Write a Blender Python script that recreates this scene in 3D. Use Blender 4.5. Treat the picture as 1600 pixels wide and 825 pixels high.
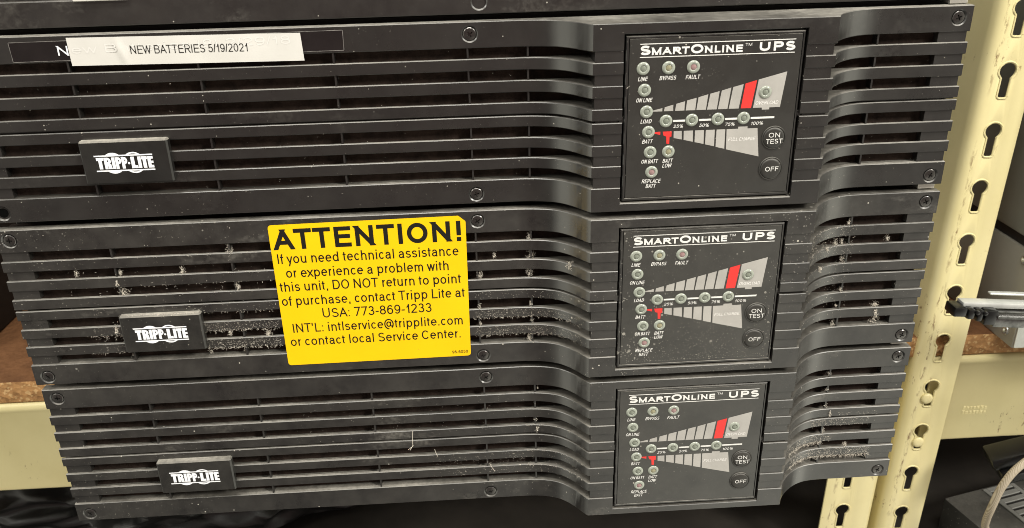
import bpy, bmesh, math, random
from mathutils import Vector, Matrix
random.seed(7)
R = math.radians
D = bpy.data
SC = bpy.context.scene
COL = SC.collection
for o in list(D.objects):
    D.objects.remove(o)

# ------------------------------------------------------------------ camera
cam = D.cameras.new("camera")
cam.sensor_width = 36.0
cam.lens = 1333.337 / 1600 * 36
cam.clip_start = 0.01
cam.clip_end = 100
cam.dof.use_dof = True
cam.dof.focus_distance = 0.435
cam.dof.aperture_fstop = 30
camo = D.objects.new("camera", cam)
COL.objects.link(camo)
camo.matrix_world = Matrix(((0.99815631, 0.0448879, -0.04085408, 0.2182),
                            (-0.05557136, 0.40517926, -0.91254676, -0.37321),
                            (-0.02440908, 0.91313463, 0.40692672, 0.30527),
                            (0, 0, 0, 1)))
SC.camera = camo

# ------------------------------------------------------------------ world (dim room all round)
w = D.worlds.new("World")
SC.world = w
w.use_nodes = True
nt = w.node_tree
bg = nt.nodes["Background"]
tc = nt.nodes.new("ShaderNodeTexCoord")
sep = nt.nodes.new("ShaderNodeSeparateXYZ")
nt.links.new(tc.outputs["Generated"], sep.inputs[0])
rz = nt.nodes.new("ShaderNodeValToRGB")           # pale floor, dimmer shelving at eye level, lit ceiling
els = rz.color_ramp.elements
els[0].position, els[0].color = 0.0, (0.24, 0.235, 0.21, 1)
els[1].position, els[1].color = 1.0, (0.95, 0.93, 0.85, 1)
for p_, c_ in ((0.22, (0.22, 0.215, 0.19, 1)), (0.40, (0.20, 0.18, 0.155, 1)), (0.58, (0.24, 0.22, 0.19, 1)), (0.74, (0.75, 0.73, 0.66, 1))):
    e_ = els.new(p_)
    e_.color = c_
mz = nt.nodes.new("ShaderNodeMapRange")
mz.inputs[1].default_value = -1
mz.inputs[2].default_value = 1
nt.links.new(sep.outputs[2], mz.inputs[0])
nt.links.new(mz.outputs[0], rz.inputs[0])
# dark warm patch in the world, standing in for the person facing the units
mr = nt.nodes.new("ShaderNodeMapRange")
for i_, v_ in enumerate((-0.70, -0.97, 0.0, 1.0)):
    mr.inputs[i_ + 1].default_value = v_
nt.links.new(sep.outputs[1], mr.inputs[0])
mx = nt.nodes.new("ShaderNodeMixRGB")
mx.inputs[2].default_value = (0.24, 0.155, 0.14, 1)
nt.links.new(mr.outputs[0], mx.inputs[0])
nt.links.new(rz.outputs[0], mx.inputs[1])
# extra world light at both sides for sheen, standing in for lit shelving
ab = nt.nodes.new("ShaderNodeMath")
ab.operation = 'ABSOLUTE'
nt.links.new(sep.outputs[0], ab.inputs[0])
ms = nt.nodes.new("ShaderNodeMapRange")
for i_, v_ in enumerate((0.60, 0.86, 1.0, 3.2)):
    ms.inputs[i_ + 1].default_value = v_
nt.links.new(ab.outputs[0], ms.inputs[0])
m2 = nt.nodes.new("ShaderNodeVectorMath")
m2.operation = 'SCALE'
# world light added low on the right, standing in for pale floor
def wm(op, a, b_):
    n_ = nt.nodes.new("ShaderNodeMath")
    n_.operation = op
    for i_, v_ in enumerate((a, b_)):
        if isinstance(v_, float):
            n_.inputs[i_].default_value = v_
        else:
            nt.links.new(v_, n_.inputs[i_])
    return n_.outputs[0]


def wr(v, *k):
    n_ = nt.nodes.new("ShaderNodeMapRange")
    nt.links.new(v, n_.inputs[0])
    for i_, v_ in enumerate(k):
        n_.inputs[i_ + 1].default_value = v_
    return n_.outputs[0]


fl = wm('MULTIPLY', wm('MULTIPLY', wr(sep.outputs[0], -0.02, 0.26, 0.0, 1.0), wr(sep.outputs[2], -0.30, -0.58, 0.0, 1.0)), wr(sep.outputs[1], 0.1, -0.3, 0.0, 1.0))
mf = nt.nodes.new("ShaderNodeMixRGB")
nt.links.new(fl, mf.inputs[0])
nt.links.new(mx.outputs[0], mf.inputs[1])
mf.inputs[2].default_value = (1.75, 1.72, 1.48, 1)
nt.links.new(mf.outputs[0], m2.inputs[0])
sd = wm('MULTIPLY', wr(ab.outputs[0], 0.60, 0.86, 0.0, 1.0), wm('MULTIPLY', wr(sep.outputs[2], 0.15, -0.15, 0.0, 1.0), wr(sep.outputs[2], -0.8, -0.5, 0.0, 1.0)))  # low side glow added for the sheen on the bezel curves
ml = nt.nodes.new("ShaderNodeMixRGB")
nt.links.new(sd, ml.inputs[0])
nt.links.new(m2.outputs[0], ml.inputs[1])
ml.inputs[2].default_value = (1.95, 1.9, 1.6, 1)
nt.links.new(ms.outputs[0], m2.inputs["Scale"])
nt.links.new(ml.outputs[0], bg.inputs[0])
bg.inputs[1].default_value = 1.0


# ------------------------------------------------------------------ room lamps
def area(name, loc, target, sx, sy, power, col):
    l = D.lights.new(name, 'AREA')
    l.shape = 'RECTANGLE'
    l.size, l.size_y = sx, sy
    l.energy = power
    l.color = col
    o = D.objects.new(name, l)
    COL.objects.link(o)
    o.location = loc
    o.rotation_euler = (Vector(target) - Vector(loc)).to_track_quat('-Z', 'Y').to_euler()


area("far_ceiling_lamp", (-1.75, -0.95, 1.55), (0.2, 0.0, 0.1), 0.9, 0.35, 22, (1.0, 0.965, 0.88))
area("ceiling_lamp", (0.15, -0.85, 2.1), (0.25, 0.05, 0.1), 1.5, 0.4, 58, (1.0, 0.965, 0.89))
area("aisle_lamp", (1.70, -1.15, 1.35), (0.45, 0.2, -0.05), 0.4, 0.4, 56, (1.0, 0.96, 0.87))

SC.view_settings.view_transform = 'Standard'
SC.view_settings.look = 'None'
SC.view_settings.gamma = 1
SC.view_settings.exposure = -0.27
SC.cycles.filter_width = 0.95


# ------------------------------------------------------------------ materials
class NB:
    def __init__(s, name):
        s.m = D.materials.new(name)
        s.m.use_nodes = True
        s.t = s.m.node_tree
        s.b = s.t.nodes["Principled BSDF"]
        s.tc = s.n("ShaderNodeTexCoord")
        s.co = s.tc.outputs["Object"]

    def n(s, t, **kw):
        x = s.t.nodes.new(t)
        for k, v in kw.items():
            setattr(x, k, v)
        return x

    def put(s, sock, v):
        if isinstance(v, bpy.types.NodeSocket):
            s.t.links.new(v, sock)
        elif isinstance(v, tuple) and len(v) == 3 and sock.type == 'RGBA':
            sock.default_value = (*v, 1)
        else:
            sock.default_value = v

    def math(s, op, a, b=0.0, c=None, clamp=False):
        x = s.n("ShaderNodeMath", operation=op, use_clamp=clamp)
        s.put(x.inputs[0], a)
        s.put(x.inputs[1], b)
        if c is not None:
            s.put(x.inputs[2], c)
        return x.outputs[0]

    def mix(s, f, a, b):
        x = s.n("ShaderNodeMixRGB")
        s.put(x.inputs[0], f)
        s.put(x.inputs[1], a)
        s.put(x.inputs[2], b)
        return x.outputs[0]

    def rng(s, v, a, b, c=0.0, d=1.0):
        x = s.n("ShaderNodeMapRange")
        s.put(x.inputs[0], v)
        for i, k in enumerate((a, b, c, d)):
            s.put(x.inputs[i + 1], k)
        return x.outputs[0]

    def noise(s, scale, detail=4.0, rough=0.55, co=None, stretch=None):
        c = co or s.co
        if stretch:
            mp = s.n("ShaderNodeMapping")
            mp.inputs["Scale"].default_value = stretch
            s.put(mp.inputs[0], c)
            c = mp.outputs[0]
        x = s.n("ShaderNodeTexNoise")
        s.put(x.inputs["Vector"], c)
        x.inputs["Scale"].default_value = scale
        x.inputs["Detail"].default_value = detail
        x.inputs["Roughness"].default_value = rough
        return x.outputs["Fac"]

    def vor(s, scale, co=None):
        x = s.n("ShaderNodeTexVoronoi")
        s.put(x.inputs["Vector"], co or s.co)
        x.inputs["Scale"].default_value = scale
        sp = s.n("ShaderNodeSeparateColor")
        s.put(sp.inputs[0], x.outputs["Color"])
        return x.outputs["Distance"], sp.outputs[0], sp.outputs[1]

    def bump(s, h, strength, dist=0.001):
        x = s.n("ShaderNodeBump")
        x.inputs["Strength"].default_value = strength
        x.inputs["Distance"].default_value = dist
        s.put(x.inputs["Height"], h)
        s.put(s.b.inputs["Normal"], x.outputs[0])

    def set(s, col=None, rough=None, metal=None, spec=None, coat=None):
        if col is not None:
            s.put(s.b.inputs["Base Color"], col)
        if rough is not None:
            s.put(s.b.inputs["Roughness"], rough)
        if metal is not None:
            s.put(s.b.inputs["Metallic"], metal)
        if spec is not None:
            s.put(s.b.inputs["Specular IOR Level"], spec)
        if coat is not None:
            s.put(s.b.inputs["Coat Weight"], coat)
        return s.m


def dusty(name, base, rough, spec=0.5, top=0.5, specks=1.0, grain=0.0, smear=1.0, dust=(0.46, 0.43, 0.37)):
    """dark plastic with settled dust and painted edge glints on upward faces, loose specks, wiped smears; object colour sets how dusty"""
    b = NB(name)
    oi = b.n("ShaderNodeObjectInfo")
    am = b.n("ShaderNodeSeparateColor")
    b.put(am.inputs[0], oi.outputs["Color"])
    dusty_amt, smear_amt = am.outputs[0], am.outputs[1]
    off = b.n("ShaderNodeVectorMath", operation='ADD')
    b.put(off.inputs[0], b.co)
    r5 = b.math('MULTIPLY', oi.outputs["Random"], 7.0)
    b.put(off.inputs[1], r5)
    co = off.outputs[0]
    big = b.noise(14, 3, 0.6, co)
    patch = b.rng(big, 0.42, 0.66)
    d1, c1, g1 = b.vor(330, co)
    t1 = b.math('MULTIPLY', b.rng(c1, 0.75, 1.0, 0.0, 0.17), b.rng(patch, 0, 1, 0.55, 1.25))
    s1 = b.math('LESS_THAN', d1, b.math('MULTIPLY', t1, dusty_amt))
    d2, c2, g2 = b.vor(1000, co)
    t2 = b.math('MULTIPLY', b.rng(c2, 0.6, 1.0, 0.0, 0.30), patch)
    s2 = b.math('LESS_THAN', d2, b.math('MULTIPLY', t2, dusty_amt))
    d3, c3, g3 = b.vor(560, co)
    s3 = b.math('LESS_THAN', d3, b.math('MULTIPLY', b.math('MULTIPLY', b.rng(c3, 0.6, 1.0, 0.0, 0.2), patch), dusty_amt))
    s2 = b.math('ADD', s2, b.math('MULTIPLY', s3, b.rng(g3, 0, 1, 0.4, 1.8)))
    sp = b.math('MULTIPLY', b.math('ADD', b.math('MULTIPLY', s1, b.rng(g1, 0, 1, 0.25, 0.9)), b.math('MULTIPLY', s2, 0.35)), specks, clamp=True)
    # wiped smears
    sm = b.math('MULTIPLY', b.rng(b.noise(26, 5, 0.65, co, (0.6, 1, 1.3)), 0.56, 0.78), b.rng(b.noise(420, 3, 0.7, co), 0.3, 0.75))
    sm = b.math('MULTIPLY', b.math('MULTIPLY', sm, 0.42 * smear), smear_amt)
    # settled dust on faces that look up, with edge reflections painted into it
    ge = b.n("ShaderNodeNewGeometry")
    sx = b.n("ShaderNodeSeparateXYZ")
    b.put(sx.inputs[0], ge.outputs["True Normal"])
    up = b.rng(sx.outputs[2], 0.35, 0.9)
    up = b.math('MULTIPLY', up, b.math('MULTIPLY', b.math('MULTIPLY', b.rng(b.noise(300, 4, 0.7, co), 0.25, 0.7, 0.45, 1.0), b.rng(b.noise(11, 4, 0.65, co), 0.38, 0.62, 0.28, 1.15)), top))
    film = b.math('MULTIPLY', b.rng(b.noise(60, 6, 0.7, co), 0.3, 0.8), b.rng(smear_amt, 0, 1, 0.012, 0.07))
    tot = b.math('MAXIMUM', b.math('MAXIMUM', sp, sm), b.math('MAXIMUM', up, film))
    b.set(b.mix(tot, base, dust), b.rng(tot, 0, 0.7, rough, 0.95), spec=spec)
    gr = b.noise(1500, 2, 0.5, co)
    b.put(b.b.inputs["Roughness"], b.math('ADD', b.rng(tot, 0, 0.7, rough, 0.95), b.math('MULTIPLY', b.math('SUBTRACT', b.noise(35, 5, 0.6, co), 0.5), 0.25)))
    b.bump(b.math('ADD', b.math('MULTIPLY', gr, 0.25), b.math('MULTIPLY', sp, 0.6)), 0.25 + grain, 0.0002)
    return b.m


def plain(name, col, rough=0.5, metal=0.0, spec=0.5, var=0.0, vs=80, bumpv=0.0, bs=600):
    b = NB(name)
    c = col
    if var:
        k = b.rng(b.noise(vs, 5, 0.6), 0.3, 0.7, 1 - var, 1 + var)
        m = b.n("ShaderNodeVectorMath", operation='MULTIPLY')
        m.inputs[0].default_value = col
        b.put(m.inputs[1], k)
        c = m.outputs[0]
    b.set(c, rough, metal, spec)
    if bumpv:
        b.bump(b.noise(bs, 4, 0.6), bumpv, 0.0004)
    return b.m


M = {}
M['plastic'] = dusty("black_plastic", (0.0092, 0.0085, 0.0080), 0.28, 1.0)
M['panel_plastic'] = dusty("panel_frame_plastic", (0.011, 0.0105, 0.010), 0.30, 1.0, top=0.55)
M['membrane'] = dusty("panel_membrane", (0.0145, 0.014, 0.012), 0.34, 1.0, top=0.3, smear=0.35)
M['badge'] = dusty("badge_plastic", (0.0095, 0.009, 0.0085), 0.34, 0.5, top=0.8, smear=0.3)
M['module_face'] = dusty("module_face", (0.0095, 0.0083, 0.0078), 0.32, 1.0)
M['case'] = plain("black_case_steel", (0.012, 0.011, 0.010), 0.55, 0, 0.4, 0.2)
M['zinc'] = plain("zinc_steel", (0.55, 0.53, 0.48), 0.4, 0.8, 0.5, 0.15)
M['mesh'] = plain("filter_foam", (0.034, 0.023, 0.018), 0.9, 0, 0.2, 0.5, 200, 0.8, 900)
M['screw'] = plain("black_oxide_steel", (0.11, 0.105, 0.10), 0.25, 0.9, 0.5, 0.2, 900)
M['ink_white'] = plain("white_ink", (0.70, 0.69, 0.66), 0.5, var=0.10, vs=700)
M['ink_grey'] = plain("silver_grey_ink", (0.37, 0.355, 0.33), 0.42, var=0.10, vs=90)
M['ink_red'] = plain("red_ink", (0.72, 0.035, 0.03), 0.42, var=0.06, vs=200)
M['ink_pale'] = plain("pale_grey_ink", (0.72, 0.70, 0.67), 0.5)
M['ink_black'] = plain("black_ink", (0.008, 0.007, 0.005), 0.6, 0, 0.25)
M['logo'] = plain("logo_white", (0.80, 0.81, 0.84), 0.4, var=0.06, vs=300)
M['lens'] = plain("clear_indicator_lens", (0.275, 0.295, 0.25), 0.16, 0, 0.6, 0.12, 700)
M['lens_core'] = plain("indicator_core", (0.17, 0.185, 0.15), 0.25, 0, 0.7, 0.2, 900)
M['lens_core_amber'] = plain("indicator_core_amber", (0.25, 0.235, 0.15), 0.16, 0, 0.7, 0.2, 900)
M['lens_core_red'] = plain("indicator_core_red", (0.27, 0.17, 0.165), 0.16, 0, 0.7, 0.2, 900)
M['button'] = dusty("button_rubber", (0.018, 0.017, 0.015), 0.45, 0.5, top=0.25, smear=0.3)
M['fluff'] = plain("dust_fluff", (0.62, 0.57, 0.49), 0.95, 0, 0.1, 0.3, 500)


def yellow():
    b = NB("yellow_vinyl")
    k = b.rng(b.noise(30, 4, 0.5), 0.3, 0.7)
    d, c, g = b.vor(420)
    s = b.math('LESS_THAN', d, b.rng(c, 0.8, 1.0, 0.0, 0.10))
    col = b.mix(k, (0.82, 0.495, 0.001), (0.86, 0.535, 0.002))
    b.set(b.mix(b.math('MULTIPLY', s, 0.5), col, (0.30, 0.26, 0.10)), 0.38, spec=0.4)
    b.bump(b.noise(38, 3, 0.5), 0.35, 0.001)
    return b.m


def paper():
    b = NB("white_paper")
    k = b.rng(b.noise(45, 4, 0.6), 0.35, 0.7)
    b.set(b.mix(k, (0.57, 0.555, 0.52), (0.62, 0.605, 0.57)), 0.42, spec=0.4)
    b.bump(b.noise(60, 3, 0.5), 0.25, 0.0006)
    return b.m


def cream(rusty=False):
    b = NB("cream_enamel_rusty" if rusty else "cream_enamel")
    k = b.rng(b.noise(18, 5, 0.6), 0.3, 0.7)
    col = b.mix(k, (0.655, 0.575, 0.295), (0.73, 0.65, 0.355))
    # dirt film and rusty scratches
    gr = b.math('MULTIPLY', b.rng(b.noise(9, 6, 0.7), 0.5, 0.8), 0.3)
    col = b.mix(gr, col, (0.42, 0.31, 0.14))
    sc = b.math('MULTIPLY', b.rng(b.noise(230, 5, 0.8, stretch=(1.0, 1.0, 0.4)), 0.60, 0.64), b.rng(b.noise(17, 2, 0.5), 0.56, 0.60))
    col = b.mix(b.math('MULTIPLY', sc, 0.85), col, (0.16, 0.075, 0.03))
    if rusty:                                                       # paint rubbed through to rust down the folded edge
        sx = b.n("ShaderNodeSeparateXYZ")
        b.put(sx.inputs[0], b.co)
        wob = b.math('MULTIPLY', b.math('SUBTRACT', b.noise(40, 3, 0.6), 0.5), 0.008)
        dd = b.math('ABSOLUTE', b.math('ADD', b.math('ADD', sx.outputs[0], 0.0115), wob))
        band = b.rng(dd, 0.0004, 0.0026, 1.0, 0.0)
        pat = b.rng(b.noise(150, 6, 0.75, stretch=(2.0, 1.0, 0.55)), 0.50, 0.60)
        on = b.rng(b.noise(9, 2, 0.5), 0.38, 0.52)
        k2 = b.math('MULTIPLY', b.math('MULTIPLY', band, pat), on)
        col = b.mix(b.math('MULTIPLY', k2, 0.9), col, (0.15, 0.075, 0.03))
    sp = b.noise(420, 3, 0.6)
    b.set(col, 0.36, spec=0.5)
    b.bump(b.math('ADD', b.math('MULTIPLY', sp, 0.5), b.noise(60, 3, 0.5)), 0.22, 0.0005)
    return b.m


def chipboard():
    b = NB("chipboard")
    d, c, g = b.vor(210)
    n = b.noise(120, 6, 0.7)
    col = b.mix(c, (0.22, 0.11, 0.042), (0.47, 0.26, 0.105))
    col = b.mix(b.rng(n, 0.35, 0.7), col, (0.40, 0.21, 0.08))
    d2, c2, g2 = b.vor(480)
    col = b.mix(b.math('MULTIPLY', b.math('GREATER_THAN', c2, 0.86), 0.6), col, (0.62, 0.42, 0.20))
    # shade of the units above put into the colour of the top
    ge = b.n("ShaderNodeNewGeometry")
    sx = b.n("ShaderNodeSeparateXYZ")
    b.put(sx.inputs[0], ge.outputs["True Normal"])
    up = b.rng(sx.outputs[2], 0.5, 0.9)
    col = b.mix(up, col, b.mix(b.rng(b.noise(60, 5, 0.6), 0.3, 0.7), (0.115, 0.05, 0.02), (0.18, 0.082, 0.034)))
    b.set(col, 0.75, spec=0.25)
    b.bump(b.math('ADD', n, b.math('MULTIPLY', d, 1.5)), 0.5, 0.0015)
    return b.m


M['yellow'] = yellow()
M['paper'] = paper()
M['ghost'] = plain("paper_over_raised_letters", (0.655, 0.64, 0.61), 0.42, 0, 0.4)
M['tape'] = plain("black_glossy_tape", (0.012, 0.010, 0.010), 0.14, 0, 0.6, 0.3, 60, 0.12, 90)
M['hole_shade'] = plain('hole_shade', (0.002, 0.002, 0.002), 0.9, 0, 0.05)
M['tape_edge'] = plain('tape_edge', (0.16, 0.15, 0.14), 0.5, var=0.6, vs=220)
M['cream'] = cream()
M['chip'] = chipboard()
M['grey_metal'] = plain("grey_painted_steel", (0.27, 0.255, 0.21), 0.42, 0.2, 0.5, 0.14, 14, 0.08, 700)
M['grey_metal_dark'] = plain("green_grey_painted_steel", (0.22, 0.225, 0.19), 0.42, 0.2, 0.5, 0.14, 14, 0.08, 700)
M['bright_metal'] = plain("bare_bright_steel", (0.62, 0.63, 0.60), 0.28, 0.9, 0.5, 0.18, 40, 0.1, 300)
M['dark_chrome'] = plain("worn_dark_chrome", (0.16, 0.16, 0.155), 0.25, 0.9, 0.5, 0.5, 160, 0.1, 300)
M['satin_metal'] = plain("satin_steel", (0.55, 0.56, 0.53), 0.4, 0.35, 0.5, 0.15, 60)
M['black_gloss'] = plain("glossy_black_plastic", (0.006, 0.006, 0.006), 0.3, 0, 0.4, 0.2)
M['device'] = dusty("dusty_black_device", (0.028, 0.028, 0.026), 0.5, 0.5, top=0.16, specks=1.0)
M['vent'] = plain("grey_vent_strip", (0.20, 0.20, 0.185), 0.5, 0.2, 0.5, 0.12, 90)
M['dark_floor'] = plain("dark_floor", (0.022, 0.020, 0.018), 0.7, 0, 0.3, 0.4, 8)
M['shaded_board'] = plain("shaded_shelf_board", (0.02, 0.017, 0.014), 0.75, 0, 0.25, 0.4, 12)  # shade from the shelf above put into the board colour
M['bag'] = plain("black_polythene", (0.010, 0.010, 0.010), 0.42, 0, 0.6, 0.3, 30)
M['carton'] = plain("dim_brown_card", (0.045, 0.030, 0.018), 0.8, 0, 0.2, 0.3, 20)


def cord_mat():
    b = NB("braided_cord")
    wv = b.n("ShaderNodeTexWave")
    b.put(wv.inputs["Vector"], b.co)
    wv.inputs["Scale"].default_value = 300
    wv.inputs["Distortion"].default_value = 1.5
    b.set(b.mix(wv.outputs["Fac"], (0.34, 0.28, 0.20), (0.60, 0.53, 0.41)), 0.8, spec=0.2)
    return b.m


M['cord'] = cord_mat()
M['post_cream'] = cream(True)


# ------------------------------------------------------------------ scene-graph helpers
def tag(o, label=None, cat=None, group=None, kind=None):
    if label:
        o['label'] = label
    if cat:
        o['category'] = cat
    if group:
        o['group'] = group
    if kind:
        o['kind'] = kind
    return o


def thing(name, label, cat, loc=(0, 0, 0), rot=(0, 0, 0), group=None):
    o = D.objects.new(name, None)
    o.empty_display_size = 0.02
    COL.objects.link(o)
    o.location = loc
    o.rotation_euler = rot
    return tag(o, label, cat, group)


def obj(name, bm, mats, parent=None, smooth=35, color=(1, 1, 0, 1)):
    me = D.meshes.new(name)
    bmesh.ops.recalc_face_normals(bm, faces=bm.faces[:]) if getattr(bm, 'fix', None) else None
    bm.to_mesh(me)
    bm.free()
    for m in (mats if isinstance(mats, (list, tuple)) else [mats]):
        me.materials.append(M[m] if isinstance(m, str) else m)
    if smooth:
        for p in me.polygons:
            p.use_smooth = True
        me.set_sharp_from_angle(angle=R(smooth))
    o = D.objects.new(name, me)
    COL.objects.link(o)
    o.color = color
    if parent:
        o.parent = parent
    return o


def copy_tree(o, parent=None):
    c = o.copy()
    COL.objects.link(c)
    c.parent = parent
    for ch in [x for x in o.children]:
        copy_tree(ch, c)
    return c


def box(bm, x0, x1, y0, y1, z0, z1, ch=0.0, mat=0):
    vs = [bm.verts.new((x, y, z)) for x in (x0, x1) for y in (y0, y1) for z in (z0, z1)]
    idx = [(0, 1, 3, 2), (4, 6, 7, 5), (0, 4, 5, 1), (2, 3, 7, 6), (0, 2, 6, 4), (1, 5, 7, 3)]
    fs = [bm.faces.new([vs[i] for i in f]) for f in idx]
    for f in fs:
        f.material_index = mat
    if ch:
        es = list({e for f in fs for e in f.edges})
        r = bmesh.ops.bevel(bm, geom=es, offset=ch, segments=2 if ch > 0.0008 else 1, affect='EDGES', profile=0.5)
        for f in r['faces']:
            f.material_index = mat
    return vs


def lathe(bm, prof, segs=24, c=(0, 0, 0), mats=None):
    """prof: list of (radius, height) ; height goes towards -y"""
    rings = []
    for r, h in prof:
        if r < 1e-7:
            rings.append([bm.verts.new((c[0], c[1] - h, c[2]))])
        else:
            rings.append([bm.verts.new((c[0] + r * math.cos(2 * math.pi * i / segs), c[1] - h, c[2] + r * math.sin(2 * math.pi * i / segs))) for i in range(segs)])
    for k in range(len(rings) - 1):
        a, b = rings[k], rings[k + 1]
        for i in range(segs):
            j = (i + 1) % segs
            if len(b) == 1:
                f = bm.faces.new((a[i], a[j], b[0]))
            elif len(a) == 1:
                f = bm.faces.new((a[0], b[j], b[i]))
            else:
                f = bm.faces.new((a[i], a[j], b[j], b[i]))
            if mats:
                f.material_index = mats[k]


def tube(bm, pts, r, n=8, taper=None):
    rings = []
    pts = [Vector(p) for p in pts]
    for i, p in enumerate(pts):
        d = (pts[min(i + 1, len(pts) - 1)] - pts[max(i - 1, 0)])
        if d.length < 1e-9:
            d = Vector((0, 0, 1))
        d.normalize()
        a = d.cross(Vector((0.3, 0.2, 0.93)))
        if a.length < 1e-3:
            a = d.cross(Vector((1, 0, 0)))
        a.normalize()
        b = d.cross(a)
        rr = r * (taper[i] if taper else 1)
        rings.append([bm.verts.new(p + a * rr * math.cos(2 * math.pi * k / n) + b * rr * math.sin(2 * math.pi * k / n)) for k in range(n)])
    for a, b in zip(rings, rings[1:]):
        for k in range(n):
            bm.faces.new((a[k], a[(k + 1) % n], b[(k + 1) % n], b[k]))
    bm.faces.new(rings[0][::-1])
    bm.faces.new(rings[-1])


def poly(bm, pts, y, mat=0):
    """flat polygon in the x-z plane facing -y (points counter-clockwise as seen from the front)"""
    vs = [bm.verts.new((p[0], y, p[1])) for p in pts]
    f = bm.faces.new(vs)
    f.material_index = mat
    f.normal_update()
    if f.normal.y > 0:
        f.normal_flip()


def eval_mesh(o):
    bpy.context.view_layer.update()
    dg = bpy.context.evaluated_depsgraph_get()
    return D.meshes.new_from_object(o.evaluated_get(dg), depsgraph=dg)


# ------------------------------------------------------------------ drawn grotesque lettering (skeletons given a pen width)
XH, DN = 0.725, -0.28


def arc(cx, cy, rx, ry, a0, a1, n=None):
    n = n or max(4, int(abs(a1 - a0) / 15))
    return [(cx + rx * math.cos(R(a0 + (a1 - a0) * i / n)), cy + ry * math.sin(R(a0 + (a1 - a0) * i / n))) for i in range(n + 1)]


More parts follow.
